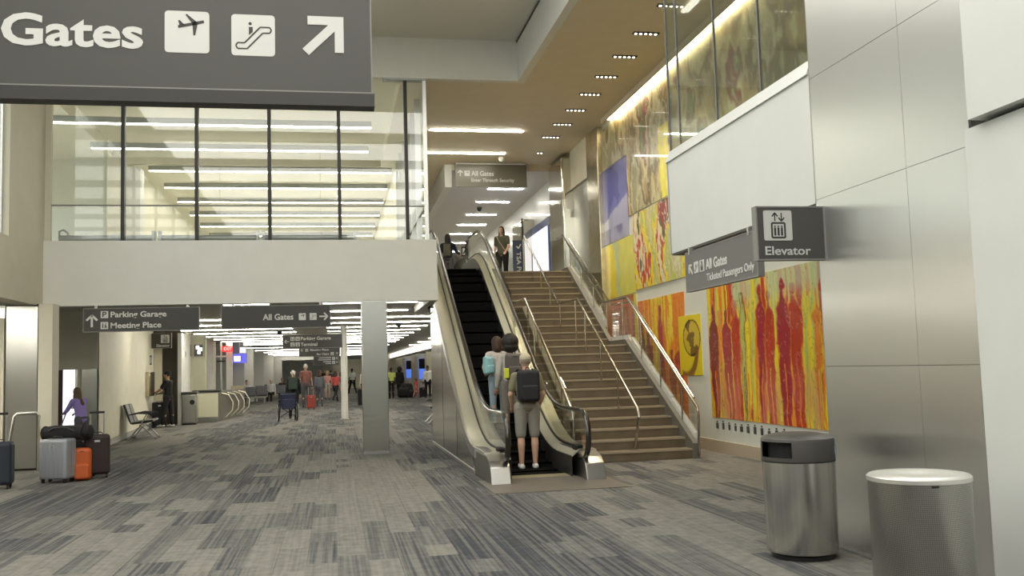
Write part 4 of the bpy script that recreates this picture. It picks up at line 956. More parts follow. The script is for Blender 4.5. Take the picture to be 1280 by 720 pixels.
suitcase('suitcase', 'black suitcase squeezed behind the orange backpack', (-3.95, 16.3, 0), .1, .36, .22, .60, mat('soft_black', (.012, .012, .014), .8), soft=True, handle_h=0)
suitcase('suitcase', 'navy suitcase cut by the left edge of the picture', (-4.84, 15.0, 0), .1, .42, .28, .62, mat('navy_soft', (.012, .018, .032), .6), soft=True, handle_h=.4)
e = empty('duffel_bag', (-4.12, 15.72, .70), -.25, 'long black duffel bag lying on top of the suitcases', 'bag')
MB().tube([(-.36, 0, .02), (-.33, 0, .03), (-.15, .0, .035), (.15, .02, .03), (.40, .05, .05), (.43, .05, .06)], [.02, .10, .12, .115, .10, .03], 14).build('body', mat('duffel_black', (.01, .01, .011), .85, bump=.3, bscale=14), e, smooth=True)
MB().tube([(-.2, -.1, .07), (-.1, -.13, .12), (.1, -.13, .12), (.2, -.1, .07)], .012, 6).build('strap', M_black, e, smooth=True)
for x in (-.31, .30): MB().tube([(x-.01, .01, .03), (x+.01, .01, .03)], .118, 14).build('end_band', M_blackm, e, smooth=True)
def backpack(name, label, loc, rz, w_, d_, h_, m, strap=None, pocket=None, group=None, cat='backpack', straps=True, tilt=0):
    """back panel (against the wearer) at +y side"""
    e = empty(name, loc, rz, label, cat, group)
    MB().box(-w_/2, w_/2, -d_/2, d_/2, 0, h_).build('body', m, e, bevel=min(w_, d_, h_)*.36, seg=4)
    MB().box(-w_*.38, w_*.38, -d_/2-.05, -d_/2+.06, h_*.06, h_*.52).build('front_pocket', pocket or m, e, bevel=.035, seg=3)
    MB().tube([(-w_*.36, -d_*.30, h_*.70), (-w_*.2, -d_*.46, h_*.86), (0, -d_*.5, h_*.9), (w_*.2, -d_*.46, h_*.86), (w_*.36, -d_*.30, h_*.70)], .006, 5).build('zip', strap or M_black, e)
    MB().tube([(-.03, d_*.2, h_-.01), (-.02, d_*.2, h_+.035), (.02, d_*.2, h_+.035), (.03, d_*.2, h_-.01)], .008, 6).build('grab_loop', strap or M_black, e)
    if straps:
        for sx in (-1, 1):
            MB().tube([(sx*w_*.28, d_/2-.01, h_*.92), (sx*w_*.34, d_/2+.08, h_*1.02), (sx*w_*.36, d_/2+.20, h_*.93), (sx*w_*.40, d_/2+.25, h_*.6), (sx*w_*.42, d_/2+.15, h_*.2), (sx*w_*.40, d_/2-.01, h_*.1)], .022, 6, ry=.008).build('shoulder_strap', strap or m, e, smooth=True)
    return e
M_or = mat('orange_nylon', (.52, .10, .02), .6, bump=.25, bscale=18)
backpack('backpack', 'orange backpack standing between the grey and the dark suitcase', (-3.86, 15.72, 0), .2, .27, .22, .50, M_or, M_black, straps=False)
# leaning railing by the frontage
e = empty('barrier_rail', (-5.2, 17.3, 0), 0, 'low steel hoop railing in front of the steel panel on the left', 'railing')
MB().tube([(-5.48, 17.3, 0), (-5.36, 17.4, .95), (-5.32, 17.4, 1.0), (-5.04, 17.5, 1.0), (-5.0, 17.5, .95), (-5.0, 17.5, 0)], .028, 8).build('hoop', M_steel, e, world=True, smooth=True)
for x, y in ((-5.48, 17.3), (-5.0, 17.5)): MB().lathe([(.05, 0), (.05, .012)], 12, (x, y)).build('flange', M_alum, e, world=True)
# ================================================================== SEATING
M_vinyl = mat('black_vinyl', (.035, .033, .032), .35)
M_greyv = mat('grey_vinyl', (.12, .125, .14), .45)
def seat_bench(label, loc, rz, n, m, group=None, arms=True):
    """beam seating, facing local +y, n seats along x"""
    e = empty('bench_seat', loc, rz, label, 'seating', group); W = .60*n
    MB().box(-W/2, W/2, -.03, .03, .33, .38).build('beam', M_alum, e, bevel=.008)
    for x in (-W/2+.15, W/2-.15):
        g = MB(); g.tube([(x, 0, .34), (x, .10, .25), (x, .32, .02), (x, .36, .02)], .02, 6); g.tube([(x, 0, .34), (x, -.10, .25), (x, -.28, .02), (x, -.32, .02)], .02, 6)
        g.build('leg', M_alum, e, smooth=True)
    for i in range(n):
        x = -W/2+.30+.6*i
        s = MB().prism([(-.24, .40), (-.20, .38), (.28, .43), (.30, .46), (.28, .49), (-.20, .44)], lambda u, v, w: (w, u, v), x-.26, x+.26).build('seat', m, e, bevel=.01)
        MB().prism([(-.22, .42), (-.27, .44), (-.42, .86), (-.40, .89), (-.36, .87)], lambda u, v, w: (w, u, v), x-.26, x+.26).build('backrest', m, e, bevel=.01)
        MB().box(x-.24, x+.24, -.215, -.19, .40, .42).build('seat_edge', M_alum, s)
    if arms:
        for i in range(n+1):
            x = -W/2+.6*i
            MB().tube([(x, -.22, .40), (x, -.30, .62), (x, -.05, .66), (x, .22, .64), (x, .27, .60)], .018, 6, ry=.012).build('armrest', M_black, e, smooth=True)
            MB().tube([(x, .15, .64), (x, .0, .36)], .014, 6).build('arm_bracket', M_alum, e)
    return e
seat_bench('pair of dark vinyl airport seats against the cream wall on the left', (-4.86, 25.8, 0), -math.pi/2+.06, 2, M_vinyl)
seat_bench('dark airport seat half hidden behind the escalator side', (2.95, 27.7, 0), math.pi/2, 2, M_vinyl)
for i, (x, y, r_) in enumerate(((-4.15, 52, math.pi), (-3.35, 56, math.pi), (-3.3, 62, math.pi))):
    seat_bench(['grey waiting bench nearest the hoop counter', 'grey waiting bench in the second row of the ground hall', 'grey waiting bench farthest back on the left of the ground hall'][i], (x, y, 0), r_, 4 if i else 2, M_greyv, 'waiting benches of the ground hall')
# ================================================================== COUNTER AND HOOPS, RECYCLING BIN
e = empty('recycling_bin', (-4.9, 31.6, 0), 0, 'steel recycling bin with a dark round mark left of the cream counter', 'bin')
MB().box(-4.84, -4.38, 31.75, 32.2, .05, .98).build('body', M_steel, e, world=True, bevel=.04)
MB().box(-4.86, -4.36, 31.73, 32.22, .98, 1.05).build('lid', M_hood, e, world=True, bevel=.03)
MB().box(-4.82, -4.40, 31.77, 32.18, 0, .05).build('plinth', M_black, e, world=True)
FF = Face((-4.66, 31.748, .5), (1, 0, 0)); shape(FF, e, [circ(.15, .22, .08, 14)], m=M_black, name='symbol')
e = empty('counter', (-4.2, 33.4, 0), 0, 'low counter with a cream front panel by the olive wall', 'counter')
MB().box(-4.64, -3.86, 33.1, 33.6, .0, 1.0).build('body', M_steel, e, world=True, bevel=.01)
MB().box(-4.62, -3.87, 33.07, 33.10, .18, .96).build('front_panel', mat('counter_cream', (.68, .66, .48), .5), e, world=True)
MB().box(-4.70, -3.82, 33.05, 33.64, 1.0, 1.07).build('top', M_dark, e, world=True, bevel=.01)
e = empty('hoop_barrier', (-3.7, 35.5, 0), 0, 'row of bent cream hoops on the low steel partition behind the counter', 'barrier')
MB().box(-3.98, -3.50, 38.2, 38.3, 0, 1.12).build('end_panel', M_gold, e, world=True)
MB().prism([(-3.92, 33.66), (-3.86, 33.66), (-3.5, 38.2), (-3.58, 38.2)], xy, 0, 1.02).build('partition', M_steel, e, world=True)
for i in range(4):
    y = 33.9+1.05*i; x = -3.86+.09*i
    MB().tube([(x, y, .95), (x+.25, y-.02, .88), (x+.40, y-.04, .62), (x+.38, y-.04, .35), (x+.15, y-.02, .12)], .05, 8, ry=.02).build('hoop', M_cream, e, world=True, smooth=True)
# wall fittings on the cream wall
e = empty('wall_box', (-5.6, 30.6, 1), 0, 'tall narrow metal box on the end of the cream wall', 'wall box')
MB().box(-5.66, -5.48, 30.0, 30.8, .98, 1.72).build('box', M_gold, e, world=True, bevel=.02)
e = empty('wall_clock', (-4.9, 32.55, 2.25), 0, 'small round white clock on the dark alcove wall', 'clock')
MB().tube([(-4.93, 32.6, 2.28), (-4.93, 32.55, 2.28)], .11, 16).build('face', M_letter, e, world=True)
MB().tube([(-4.93, 32.6, 2.28), (-4.93, 32.56, 2.28)], .125, 16).build('rim', M_alum, e, world=True)
# ================================================================== PEOPLE
def bake(ob, mats, smooth_it=2, vox=.012, name='body', parent=None):
    md = ob.modifiers.new('r', 'REMESH'); md.mode = 'VOXEL'; md.voxel_size = vox; md.use_smooth_shade = True
    if smooth_it: sm = ob.modifiers.new('s', 'SMOOTH'); sm.iterations = smooth_it; sm.factor = .5
    dg = bpy.context.evaluated_depsgraph_get(); me = bpy.data.meshes.new_from_object(ob.evaluated_get(dg)); me.name = name
    old = ob.data; ob.modifiers.clear(); ob.data = me; bpy.data.meshes.remove(old); me.materials.clear(); me.materials.append(mats)
    me.polygons.foreach_set('use_smooth', [True]*len(me.polygons)); return ob
SKIN = {k: mat('skin_'+k, c, .55) for k, c in (('light', (.62, .38, .27)), ('tan', (.46, .27, .17)), ('dark', (.12, .065, .04)))}
FAB = {}
def fab(name, c):
    return mat('fabric_'+name, lin(c), .85, bump=.15, bscale=25)
def person(label, loc, rz=0, h=1.72, skin='light', top=('grey', (120, 120, 110)), leg=('dark', (40, 40, 45)), hair=('dark_brown', (40, 28, 20)), hairstyle='short', shoe=('black', (20, 20, 20)),
           legs='long', sleeves='short', la=None, ra=None, lk=0, rk=0, lf=0, rf=0, lean=0, vox=.013, group=None, seated=False, build=1.0, cap=None, coat=0, face=True):
    """faces local +y; lf/rf swing of each thigh forward (rad), lk/rk knee bend; la/ra = (elbow, wrist) offsets from the shoulder"""
    e = empty('person', loc, rz, label, 'person', group); k = h/1.75; V = Vector
    def S(p): return V(p)*k
    pz = .95 if not seated else .50
    def lp(p):   # lean the upper body about the hip
        p = V(p); y, z = p.y, p.z-pz; c, s = math.cos(lean), math.sin(lean); return V((p.x, y*c+z*s, -y*s+z*c+pz))
    up = lambda x, y, z: lp((x, y, z-.95+pz))
    sk = MB(); sh = MB(); tr = MB(); so = MB()
    legs_j = []
    for sx, f, kn in ((-1, lf, lk), (1, rf, rk)):
        if seated: f, kn = 1.45, 1.45
        hip = V((sx*.095, 0, pz-.02)); knee = hip+V((sx*.01, math.sin(f)*.43, -math.cos(f)*.43)); a = f-kn
        ank = knee+V((0, math.sin(a)*.41, -math.cos(a)*.41)); legs_j.append((sx, hip, knee, ank, a))
    mz = min(j[3].z for j in legs_j)-.085; dz = 0 if seated else -mz
    sh0 = V((0, 0, dz))
    def Q(p): return S(p+sh0)
    b = build
    for sx, hip, knee, ank, a in legs_j:
        sk.cap(Q(hip), .088*k*b, Q(knee), .056*k, 12); mid = knee+(ank-knee)*.32+V((0, -.012, 0))
        sk.cap(Q(knee), .054*k, Q(mid), .058*k, 12); sk.cap(Q(mid), .056*k, Q(ank), .036*k, 12)
        fd = V((sx*.12, 1, 0)).normalized(); heel = ank+V((0, -.03, -.05)); toe = ank+fd*.16+V((0, 0, -.055))
        sk.cap(Q(heel), .032*k, Q(toe), .028*k, 8)
        so.cap(Q(heel+V((0, 0, .005))), .046*k, Q(ank+fd*.06+V((0, 0, -.035))), .047*k, 10); so.cap(Q(ank+fd*.06+V((0, 0, -.04))), .045*k, Q(toe), .036*k, 10)
        rr = 1.0 if legs != 'shorts' else 1.16
        tr.cap(Q(hip), .104*k*b, Q(knee if legs != 'shorts' else hip+(knee-hip)*.92), .070*k*rr, 12)
        if legs == 'long': tr.cap(Q(knee), .070*k, Q(ank+V((0, 0, .02))), .058*k, 12)
    if legs == 'skirt': tr.tube([Q(V((0, 0, pz+.05))), Q(V((0, 0, pz-.15))), Q(V((0, .02, pz-.50)))], [.12*k, .17*k, .21*k], 16, ry=None)
    # torso
    for m, q in ((sk, 0), (sh, .014)):
        rings = [(.90, .125, .085), (.94, .140, .102), (1.02, .134, .098), (1.12, .132, .096), (1.22, .143, .102), (1.32, .156, .104), (1.40, .150, .090), (1.445, .095, .065)]; vs_ = []; nn_ = 18
        for zz, wx, wy in rings:
            for t in range(nn_):
                a_ = 2*math.pi*t/nn_; vs_.append(Q(up((wx*b+q)*math.cos(a_), (wy*b+q)*math.sin(a_), zz)))
        nr = len(rings); m.add(vs_, [(i*nn_+t, i*nn_+(t+1) % nn_, (i+1)*nn_+(t+1) % nn_, (i+1)*nn_+t) for i in range(nr-1) for t in range(nn_)]+[tuple(range(nn_))[::-1], tuple((nr-1)*nn_+t for t in range(nn_))])
        m.cap(Q(up(-.13, 0, 1.405)), (.058+q)*k, Q(up(.13, 0, 1.405)), (.058+q)*k, 10)
    if coat: sh.ell(Q(up(0, 0, .95-coat*.5)), (.165*k*b, .13*k*b, .16*k), 16, 8)
    else: sh.ell(Q(up(0, 0, .93)), (.150*k*b, .118*k*b, .08*k), 16, 8)
    tr.ell(Q(up(0, -.01, .955)), (.146*k*b, .112*k*b, .10*k), 16, 8); sk.ell(Q(up(0, 0, .93)), (.135*k*b, .10*k*b, .10*k), 14, 8)
    # neck and head
    sk.cap(Q(up(0, .005, 1.42)), .055*k, Q(up(0, .02, 1.53)), .050*k, 10)
    hc = up(0, .035, 1.635); hd = .115
    sk.ell(Q(hc), (.074*k, .092*k, .112*k), 18, 12); sk.ell(Q(hc+V((0, .03, -.055))), (.052*k, .060*k, .055*k), 12, 8)
    sk.cap(Q(hc+V((0, .085, .005))), .009*k, Q(hc+V((0, .104, -.028))), .014*k, 6)
    for sx in (-1, 1): sk.ell(Q(hc+V((sx*.076, -.005, -.01))), (.012*k, .022*k, .032*k), 8, 6); sk.ell(Q(hc+V((sx*.03, .075, .022))), (.022*k, .014*k, .010*k), 8, 6)
    sk.ell(Q(hc+V((0, .084, -.058))), (.024*k, .012*k, .010*k), 8, 6)
    # arms and hands
    for sx, arm in ((-1, la), (1, ra)):
        s0 = up(sx*.175, 0, 1.40); el_, wr_ = arm or ((sx*.05, -.03, -.28), (sx*.07, .05, -.52))
        el = s0+V(el_); wr = s0+V(wr_); d = (wr-el).normalized()
        sk.cap(Q(s0), .052*k, Q(el), .040*k, 10); sk.cap(Q(el), .041*k, Q(wr), .027*k, 10)
        if sleeves == 'long': sh.cap(Q(s0), .068*k, Q(el), .054*k, 10); sh.cap(Q(el), .054*k, Q(wr-d*.02), .042*k, 10)
        elif sleeves == 'short': sh.cap(Q(s0), .070*k, Q(s0+(el-s0)*.68), .060*k, 10)
        pc = wr+d*.05; side = V((1, 0, 0))-d*d.x; side = side.normalized() if side.length > .2 else V((0, 1, 0)); nn = d.cross(side)
        R3 = Matrix((side, nn, d)).transposed()
        sk.ell(Q(pc), (.040*k, .018*k, .052*k), 10, 8, rot=R3)
        for i, (off, ln) in enumerate(((-.030, .062), (-.010, .075), (.011, .070), (.031, .055))):
            a = wr+d*.09+side*off; m_ = a+d*ln*.55+nn*(.006*sx); f_ = m_+d*ln*.35+nn*(.022*sx)
            sk.cap(Q(a), .0095*k, Q(m_), .009*k, 6); sk.cap(Q(m_), .009*k, Q(f_), .008*k, 6)
        ts = -sx; a = wr+d*.03+side*ts*.030; m_ = a+d*.035+side*ts*.025; sk.cap(Q(a), .012*k, Q(m_), .010*k, 6); sk.cap(Q(m_), .010*k, Q(m_+d*.028), .009*k, 6)
    body = bake(sk.build('body', SKIN[skin], e), SKIN[skin], 2, min(vox, .012), 'body')
    if sleeves != 'none': bake(sh.build('shirt', fab(*top), e), fab(*top), 3, vox, 'shirt')
    bake(tr.build({'long': 'trousers', 'shorts': 'shorts', 'skirt': 'skirt'}[legs], fab(*leg), e), fab(*leg), 3, vox, 'trousers')
    bake(so.build('shoes', fab(*shoe), e), mat('leather_'+shoe[0], lin(shoe[1]), .5), 2, vox, 'shoes')
    HM = mat('hair_'+hair[0], lin(hair[1]), .6, bump=.4, bscale=60, stretch=(1, 1, .2))
    hr = MB(); cpt = Q(hc+V((0, -.012, .022)))
    if hairstyle != 'bald':
        hr.ell(cpt, (.083*k, .098*k, .104*k), 18, 12)
        hr2 = []
        if hairstyle == 'long':
            hr.cap(Q(hc+V((0, -.05, .02))), .085*k, Q(hc+V((0, -.085, -.16))), .080*k); hr.cap(Q(hc+V((0, -.085, -.16))), .078*k, Q(up(0, -.125, 1.30)), .045*k)
        if hairstyle == 'long':
            for sx in (-1, 1): hr2.append((sx, 1)); hr.cap(Q(hc+V((sx*.066, -.01, .0))), .028*k, Q(hc+V((sx*.085, -.01, -.24))), .024*k)
        if hairstyle == 'bob': hr.cap(Q(hc+V((0, -.045, .03))), .112*k, Q(hc+V((0, -.06, -.10))), .108*k)
        if hairstyle == 'big': hr.ell(Q(hc+V((0, -.04, .03))), (.155*k, .14*k, .15*k), 16, 10); hr.ell(Q(hc+V((0, -.05, -.06))), (.15*k, .12*k, .11*k), 14, 8)
        if hairstyle == 'bun': hr.ell(Q(hc+V((0, -.07, .11))), (.05*k, .05*k, .045*k), 12, 8)
        o = bake(hr.build('hair', HM, e), HM, 1, min(vox, .011), 'hair')
        # open the hair over the face
        bm = bmesh.new(); bm.from_mesh(o.data); c0 = Q(hc)
        R_ = Matrix.Rotation(lean, 3, 'X')
        kill = [v for v in bm.verts if ((R_ @ (v.co-c0)).y > .040*k and (R_ @ (v.co-c0)).z < .055*k)]
        bmesh.ops.delete(bm, geom=kill, context='VERTS'); bm.to_mesh(o.data); bm.free()
    if cap:
        cm = fab(*cap); c_ = MB(); c0 = hc+V((0, -.008, .045)); c_.ell(Q(c0), (.088*k, .104*k, .082*k), 18, 10)
        co_ = c_.build('cap', cm, e, smooth=True); bm = bmesh.new(); bm.from_mesh(co_.data)
        zc = Q(c0).z-.012*k; bmesh.ops.delete(bm, geom=[v for v in bm.verts if v.co.z < zc-.02*k], context='VERTS'); bm.to_mesh(co_.data); bm.free()
        MB().prism([(math.cos(t)*.075*k, math.sin(t)*.09*k) for t in [math.pi*i/8 for i in range(9)]], lambda u, v, w: tuple(Q(c0)+V((u, .08*k+v, w))), -.022*k, -.014*k).build('brim', cm, co_)
    if face:
        for sx in (-1, 1):
            ew = MB().ell(Q(hc+V((sx*.030, .084, .012))), (.012*k, .006*k, .007*k), 8, 6).build('eye', mat('eye_white', (.8, .78, .74), .3), body, smooth=True)
            MB().ell(Q(hc+V((sx*.030, .089, .012))), (.006*k, .003*k, .006*k), 8, 6).build('iris', M_black, body, smooth=True)
        MB().ell(Q(hc+V((0, .094, -.060))), (.020*k, .005*k, .006*k), 8, 6).build('lips', mat('lip_red', (.42, .14, .12), .5), body, smooth=True)
    return e
# on the escalator
MS = sl(14.35)
person('man in a pale cap, sage T-shirt and grey shorts standing lowest on the escalator', (2.84, 14.05, .012), 0, 1.74, 'light', ('sage', (128, 124, 100)), ('grey_short', (142, 138, 128)), ('grey_hair', (150, 140, 125)), 'short', ('white', (215, 212, 205)),
       'shorts', 'short', la=((-.07, .02, -.27), (-.03, .16, -.45)), ra=((.08, .0, -.27), (.04, .14, -.47)), cap=('cap_tan', (196, 186, 160)), vox=.009, build=1.08)
for sx in (-1, 1): pass
backpack('backpack', 'large black backpack on the back of the man in the pale cap', (2.84, 13.89, 1.02), 0, .33, .20, .48, mat('backpack_black', (.012, .012, .016), .7, bump=.2, bscale=20), M_blackm, group=None)
zb = max(sl(15.1+.2), 0)
person('woman with big dark hair and grey trousers standing in front of the man', (2.83, 15.25, sl(15.28)), 0, 1.66, 'tan', ('pale_grey', (180, 175, 168)), ('grey_trouser', (120, 114, 106)), ('near_black', (30, 22, 18)), 'big', ('black', (25, 25, 25)),
       'long', 'long', vox=.010)
backpack('backpack', 'brown-grey square backpack with a yellow-green tag worn by the dark-haired woman', (2.86, 15.07, sl(15.28)+.95), 0, .30, .16, .42, mat('backpack_brown_grey', (.10, .085, .08), .7, bump=.2, bscale=20), M_blackm)
e = empty('luggage_tag', (2.70, 14.96, sl(15.28)+1.0), 0, 'yellow-green pouch hanging on the brown-grey backpack', 'pouch')
MB().box(2.665, 2.745, 14.93, 14.97, sl(15.28)+.98, sl(15.28)+1.14).build('pouch', mat('lime_yellow', (.62, .68, .05), .5), e, world=True, bevel=.012)
person('woman in light blue jeans and pale top at the left of the escalator group', (2.67, 15.62, sl(15.65)), .15, 1.46, 'light', ('pale_pink', (205, 190, 182)), ('light_jeans', (150, 168, 180)), ('chestnut', (62, 42, 30)), 'bob', ('white', (215, 212, 205)),
       'long', 'long', la=((-.10, -.02, -.25), (-.02, .16, -.36)), vox=.010)
backpack('backpack', 'small pale aqua backpack on the left shoulder of the woman in light jeans', (2.50, 15.47, sl(15.65)+.84), .3, .17, .14, .30, mat('aqua_nylon', (.28, .50, .53), .6), mat('aqua_pale', (.55, .68, .70), .6), straps=False)
# upstairs
person('woman with long dark hair in navy top walking away above the escalator', (3.28, 27.2, ZU+.01), -.3, 1.62, 'light', ('navy', (34, 38, 54)), ('grey_bottom', (80, 80, 84)), ('near_black', (30, 22, 18)), 'long', legs='long', sleeves='long', ra=((.10, .02, -.22), (.16, .20, -.28)), vox=.012)
backpack('shoulder_bag', 'olive-brown bag on the back of the woman in the navy top', (3.24, 27.03, ZU+.95), -.3, .20, .12, .36, mat('olive_bag', (.12, .11, .075), .7), straps=False, cat='bag')
person('woman in an olive T-shirt and black trousers with a cross-body strap at the top landing', (4.66, 25.9, ZU+.01), 2.6, 1.64, 'light', ('olive', (82, 80, 62)), ('black_t', (22, 22, 24)), ('brown_long', (70, 52, 38)), 'long', sleeves='short', la=((-.06, .06, -.26), (-.02, .18, -.42)), vox=.011, build=1.1)
e = empty('bag_strap', (4.66, 25.9, ZU), 2.6, 'tan cross-body strap over the olive T-shirt', 'strap')
MB().tube([(.13, .05, 1.36), (.06, .125, 1.25), (-.04, .14, 1.1), (-.16, .10, .90)], .013, 6, ry=.005).build('strap', mat('strap_tan', (.45, .36, .24), .6), e, smooth=True)
# left side
person('girl in a lilac top leaning over a cart behind the luggage', (-5.0, 20.3, 0), .9, 1.42, 'light', ('lilac', (160, 142, 214)), ('grey_t', (90, 90, 96)), ('light_brown', (110, 88, 66)), 'long', sleeves='long', la=((-.05, .14, -.22), (.02, .34, -.30)), ra=((.05, .14, -.22), (.02, .34, -.30)), lean=.25)
e = empty('stroller', (-5.35, 20.75, 0), .9, 'dark folding push frame in front of the girl in lilac', 'cart')
g = MB(); 
for sx in (-.18, .18): g.tube([(sx, -.25, .98), (sx, -.15, .9), (sx, .3, .1)], .014, 6); g.tube([(sx, .05, .6), (sx, -.25, .1)], .012, 6)
g.tube([(-.18, -.25, .98), (.18, -.25, .98)], .016, 6); g.build('frame', M_alum, e)
for sx in (-.18, .18):
    for sy in (.3, -.25): MB().tube([(sx-.02, sy, .08), (sx+.02, sy, .08)], .08, 14).build('wheel', M_black, e, smooth=True)
MB().box(-.16, .16, -.1, .2, .35, .62).build('basket', M_greyv, e, bevel=.02)
person('man in black with a black cap handling luggage at the lift alcove', (-5.10, 30.9, 0), 1.25, 1.74, 'tan', ('black_tee', (20, 20, 22)), ('black_t', (22, 22, 24)), ('near_black', (30, 22, 18)), 'short', ('white', (215, 212, 205)), cap=('cap_black', (16, 16, 18)),
       la=((-.05, .14, -.22), (.0, .36, -.32)), ra=((.05, .14, -.22), (.0, .36, -.32)), lf=.15, rf=-.1)
suitcase('suitcase', 'big black suitcase in front of the man in black at the lift alcove', (-5.38, 31.0, 0), .2, .42, .30, .72, mat('soft_black', (.012, .012, .014), .8), soft=True, handle_h=.25)
suitcase('suitcase', 'second black case tucked against the pale wall at the lift alcove', (-5.43, 31.5, 0), .5, .34, .25, .60, mat('soft_black', (.012, .012, .014), .8), soft=True, handle_h=0)
# wheelchair and pusher
e = empty('wheelchair', (-1.53, 31.7, 0), .12, 'folding wheelchair with a navy back seen from behind in the ground hall', 'wheelchair')
M_navy = mat('navy_canvas', (.022, .028, .075), .7, bump=.2, bscale=15)
def ring(R, r, c, ax, n=20):
    return MB().tube([(c[0]+ax, c[1]+R*math.cos(2*math.pi*i/n), c[2]+R*math.sin(2*math.pi*i/n)) for i in range(n+1)], r, 6, cap=False)
for sx in (-.29, .29):
    wh = ring(.29, .022, (sx, 0, .30), 0).build('wheel', M_black, e, smooth=True)
    s = MB()
    for i in range(8): s.tube([(sx, 0, .30), (sx, .28*math.cos(i*math.pi/4), .30+.28*math.sin(i*math.pi/4))], .004, 4)
    s.build('spokes', M_alum, wh)
    ring(.25, .008, (sx*1.12, 0, .30), 0).build('push_rim', M_alum, wh, smooth=True)
    MB().tube([(sx*.9-.015, .42, .09), (sx*.9+.015, .42, .09)], .09, 14).build('caster', M_black, e, smooth=True)
    MB().tube([(sx*.85, -.30, .93), (sx*.85, -.18, .93), (sx*.85, -.16, .35), (sx*.85, .4, .12)], .013, 6).build('side_frame', M_dark, e, smooth=True)
    MB().tube([(sx*.85, -.14, .70), (sx*.85, .25, .70)], .025, 8).build('armrest', M_black, e, smooth=True)
MB().box(-.23, .23, -.2, .25, .47, .50).build('seat', M_navy, e, bevel=.01)
MB().prism([(-.16, .50), (-.20, .52), (-.22, .88), (-.18, .90)], lambda u, v, w: (w, u, v), -.235, .235).build('backrest', M_navy, e)
MB().box(-.20, .20, -.30, -.2, .40, .72).build('rear_pouch', M_navy, e, bevel=.03)
g = MB(); g.tube([(-.25, -.16, .15), (.25, -.10, .46)], .011, 6); g.tube([(.25, -.16, .15), (-.25, -.10, .46)], .011, 6); g.build('cross_brace', M_dark, e)
far = dict(vox=.022, face=False)
person('white-haired person in black jacket just beyond the wheelchair', (-1.42, 33.4, 0), .1, 1.66, 'light', ('black_jk', (26, 30, 30)), ('black_t', (22, 22, 24)), ('white_hair', (225, 215, 205)), 'short', sleeves='long', coat=.1, vox=.016, face=False, build=1.15)
backpack('backpack', 'dark green rucksack on the person beyond the wheelchair', (-1.42, 33.22, .98), .1, .30, .18, .42, mat('dark_green_nylon', (.03, .05, .035), .7))
person('tall grey-haired man with pinkish shirt ahead of the wheelchair', (-1.30, 43.5, 0), .1, 1.95, 'light', ('faded_red', (150, 100, 92)), ('grey_t', (90, 90, 96)), ('white_hair', (225, 215, 205)), 'short', **far)
person('person in pale green top walking beside the tall grey-haired man', (-1.75, 41.5, 0), .0, 1.62, 'light', ('pale_green', (170, 185, 165)), ('black_t', (22, 22, 24)), ('near_black', (30, 22, 18)), 'bun', **far)
suitcase('suitcase', 'red and white striped trolley case rolling in the ground hall', (-1.02, 41.0, 0), .1, .34, .24, .55, mat('red_case', (.33, .05, .035), .5), ribs=3, handle_h=.35)
person('person in black T-shirt facing the camera near the grey end wall', (-.85, 76, 0), 3.0, 1.78, 'tan', ('black_tee', (20, 20, 22)), ('black_t', (22, 22, 24)), ('near_black', (30, 22, 18)), 'short', **far)
person('person in red and white shirt striding in the ground hall', (.02, 50.5, 0), -.5, 1.66, 'light', ('red_white', (205, 90, 84)), ('dark_denim', (38, 42, 52)), ('brown', (86, 62, 46)), 'bob', lf=.5, rf=-.45, lk=.1, rk=.35, **far)
person('broad man in a brown shirt beyond the striding person', (.55, 66, 0), .2, 1.86, 'tan', ('brown_shirt', (112, 84, 68)), ('grey_t', (90, 90, 96)), ('tan_bald', (150, 110, 85)), 'short', build=1.3, **far)
person('man in a white shirt and dark trousers left of the round post', (1.16, 66.5, 0), .5, 1.82, 'dark', ('white_shirt', (222, 222, 218)), ('black_t', (22, 22, 24)), ('near_black', (30, 22, 18)), 'short', lf=.35, rf=-.3, rk=.3, **far)
person('person in a cream jacket with a rucksack right of the round post', (1.40, 46.2, 0), .4, 1.70, 'light', ('cream_jk', (214, 208, 190)), ('black_t', (22, 22, 24)), ('brown', (86, 62, 46)), 'short', sleeves='long', **far)
backpack('backpack', 'dark olive rucksack on the person in the cream jacket', (1.62, 46.0, .92), .2, .40, .24, .56, mat('dark_olive_nylon', (.035, .04, .02), .7))
suitcase('suitcase', 'large black case standing behind the round post', (1.20, 42.5, 0), 0, .46, .30, .70, mat('soft_black', (.012, .012, .014), .8), soft=True, handle_h=.2)
suitcase('suitcase', 'dark grey case next to the steel column in the ground hall', (1.66, 42.0, 0), .1, .44, .30, .72, mat('grey_case', (.05, .05, .055), .5), ribs=4, handle_h=.2)
person('person in grey clothes walking beside the red trolley case', (-.72, 44.8, 0), .1, 1.66, 'light', ('grey_blue', (112, 116, 122)), ('grey_t', (90, 90, 96)), ('brown', (86, 62, 46)), 'bob', sleeves='long', lf=.2, rf=-.2, **far)
person('person in a dark jacket far down the hall left of the post', (-.35, 80, 0), .3, 1.74, 'light', ('navy', (34, 38, 54)), ('black_t', (22, 22, 24)), ('near_black', (30, 22, 18)), 'short', sleeves='long', lf=.3, rf=-.3, **far)
person('person in pink top with pale shorts left of the striding person', (-.45, 56, 0), .2, 1.62, 'light', ('pink_top', (220, 160, 150)), ('pale_shorts', (190, 182, 170)), ('fair', (190, 160, 120)), 'bob', legs='shorts', **far)
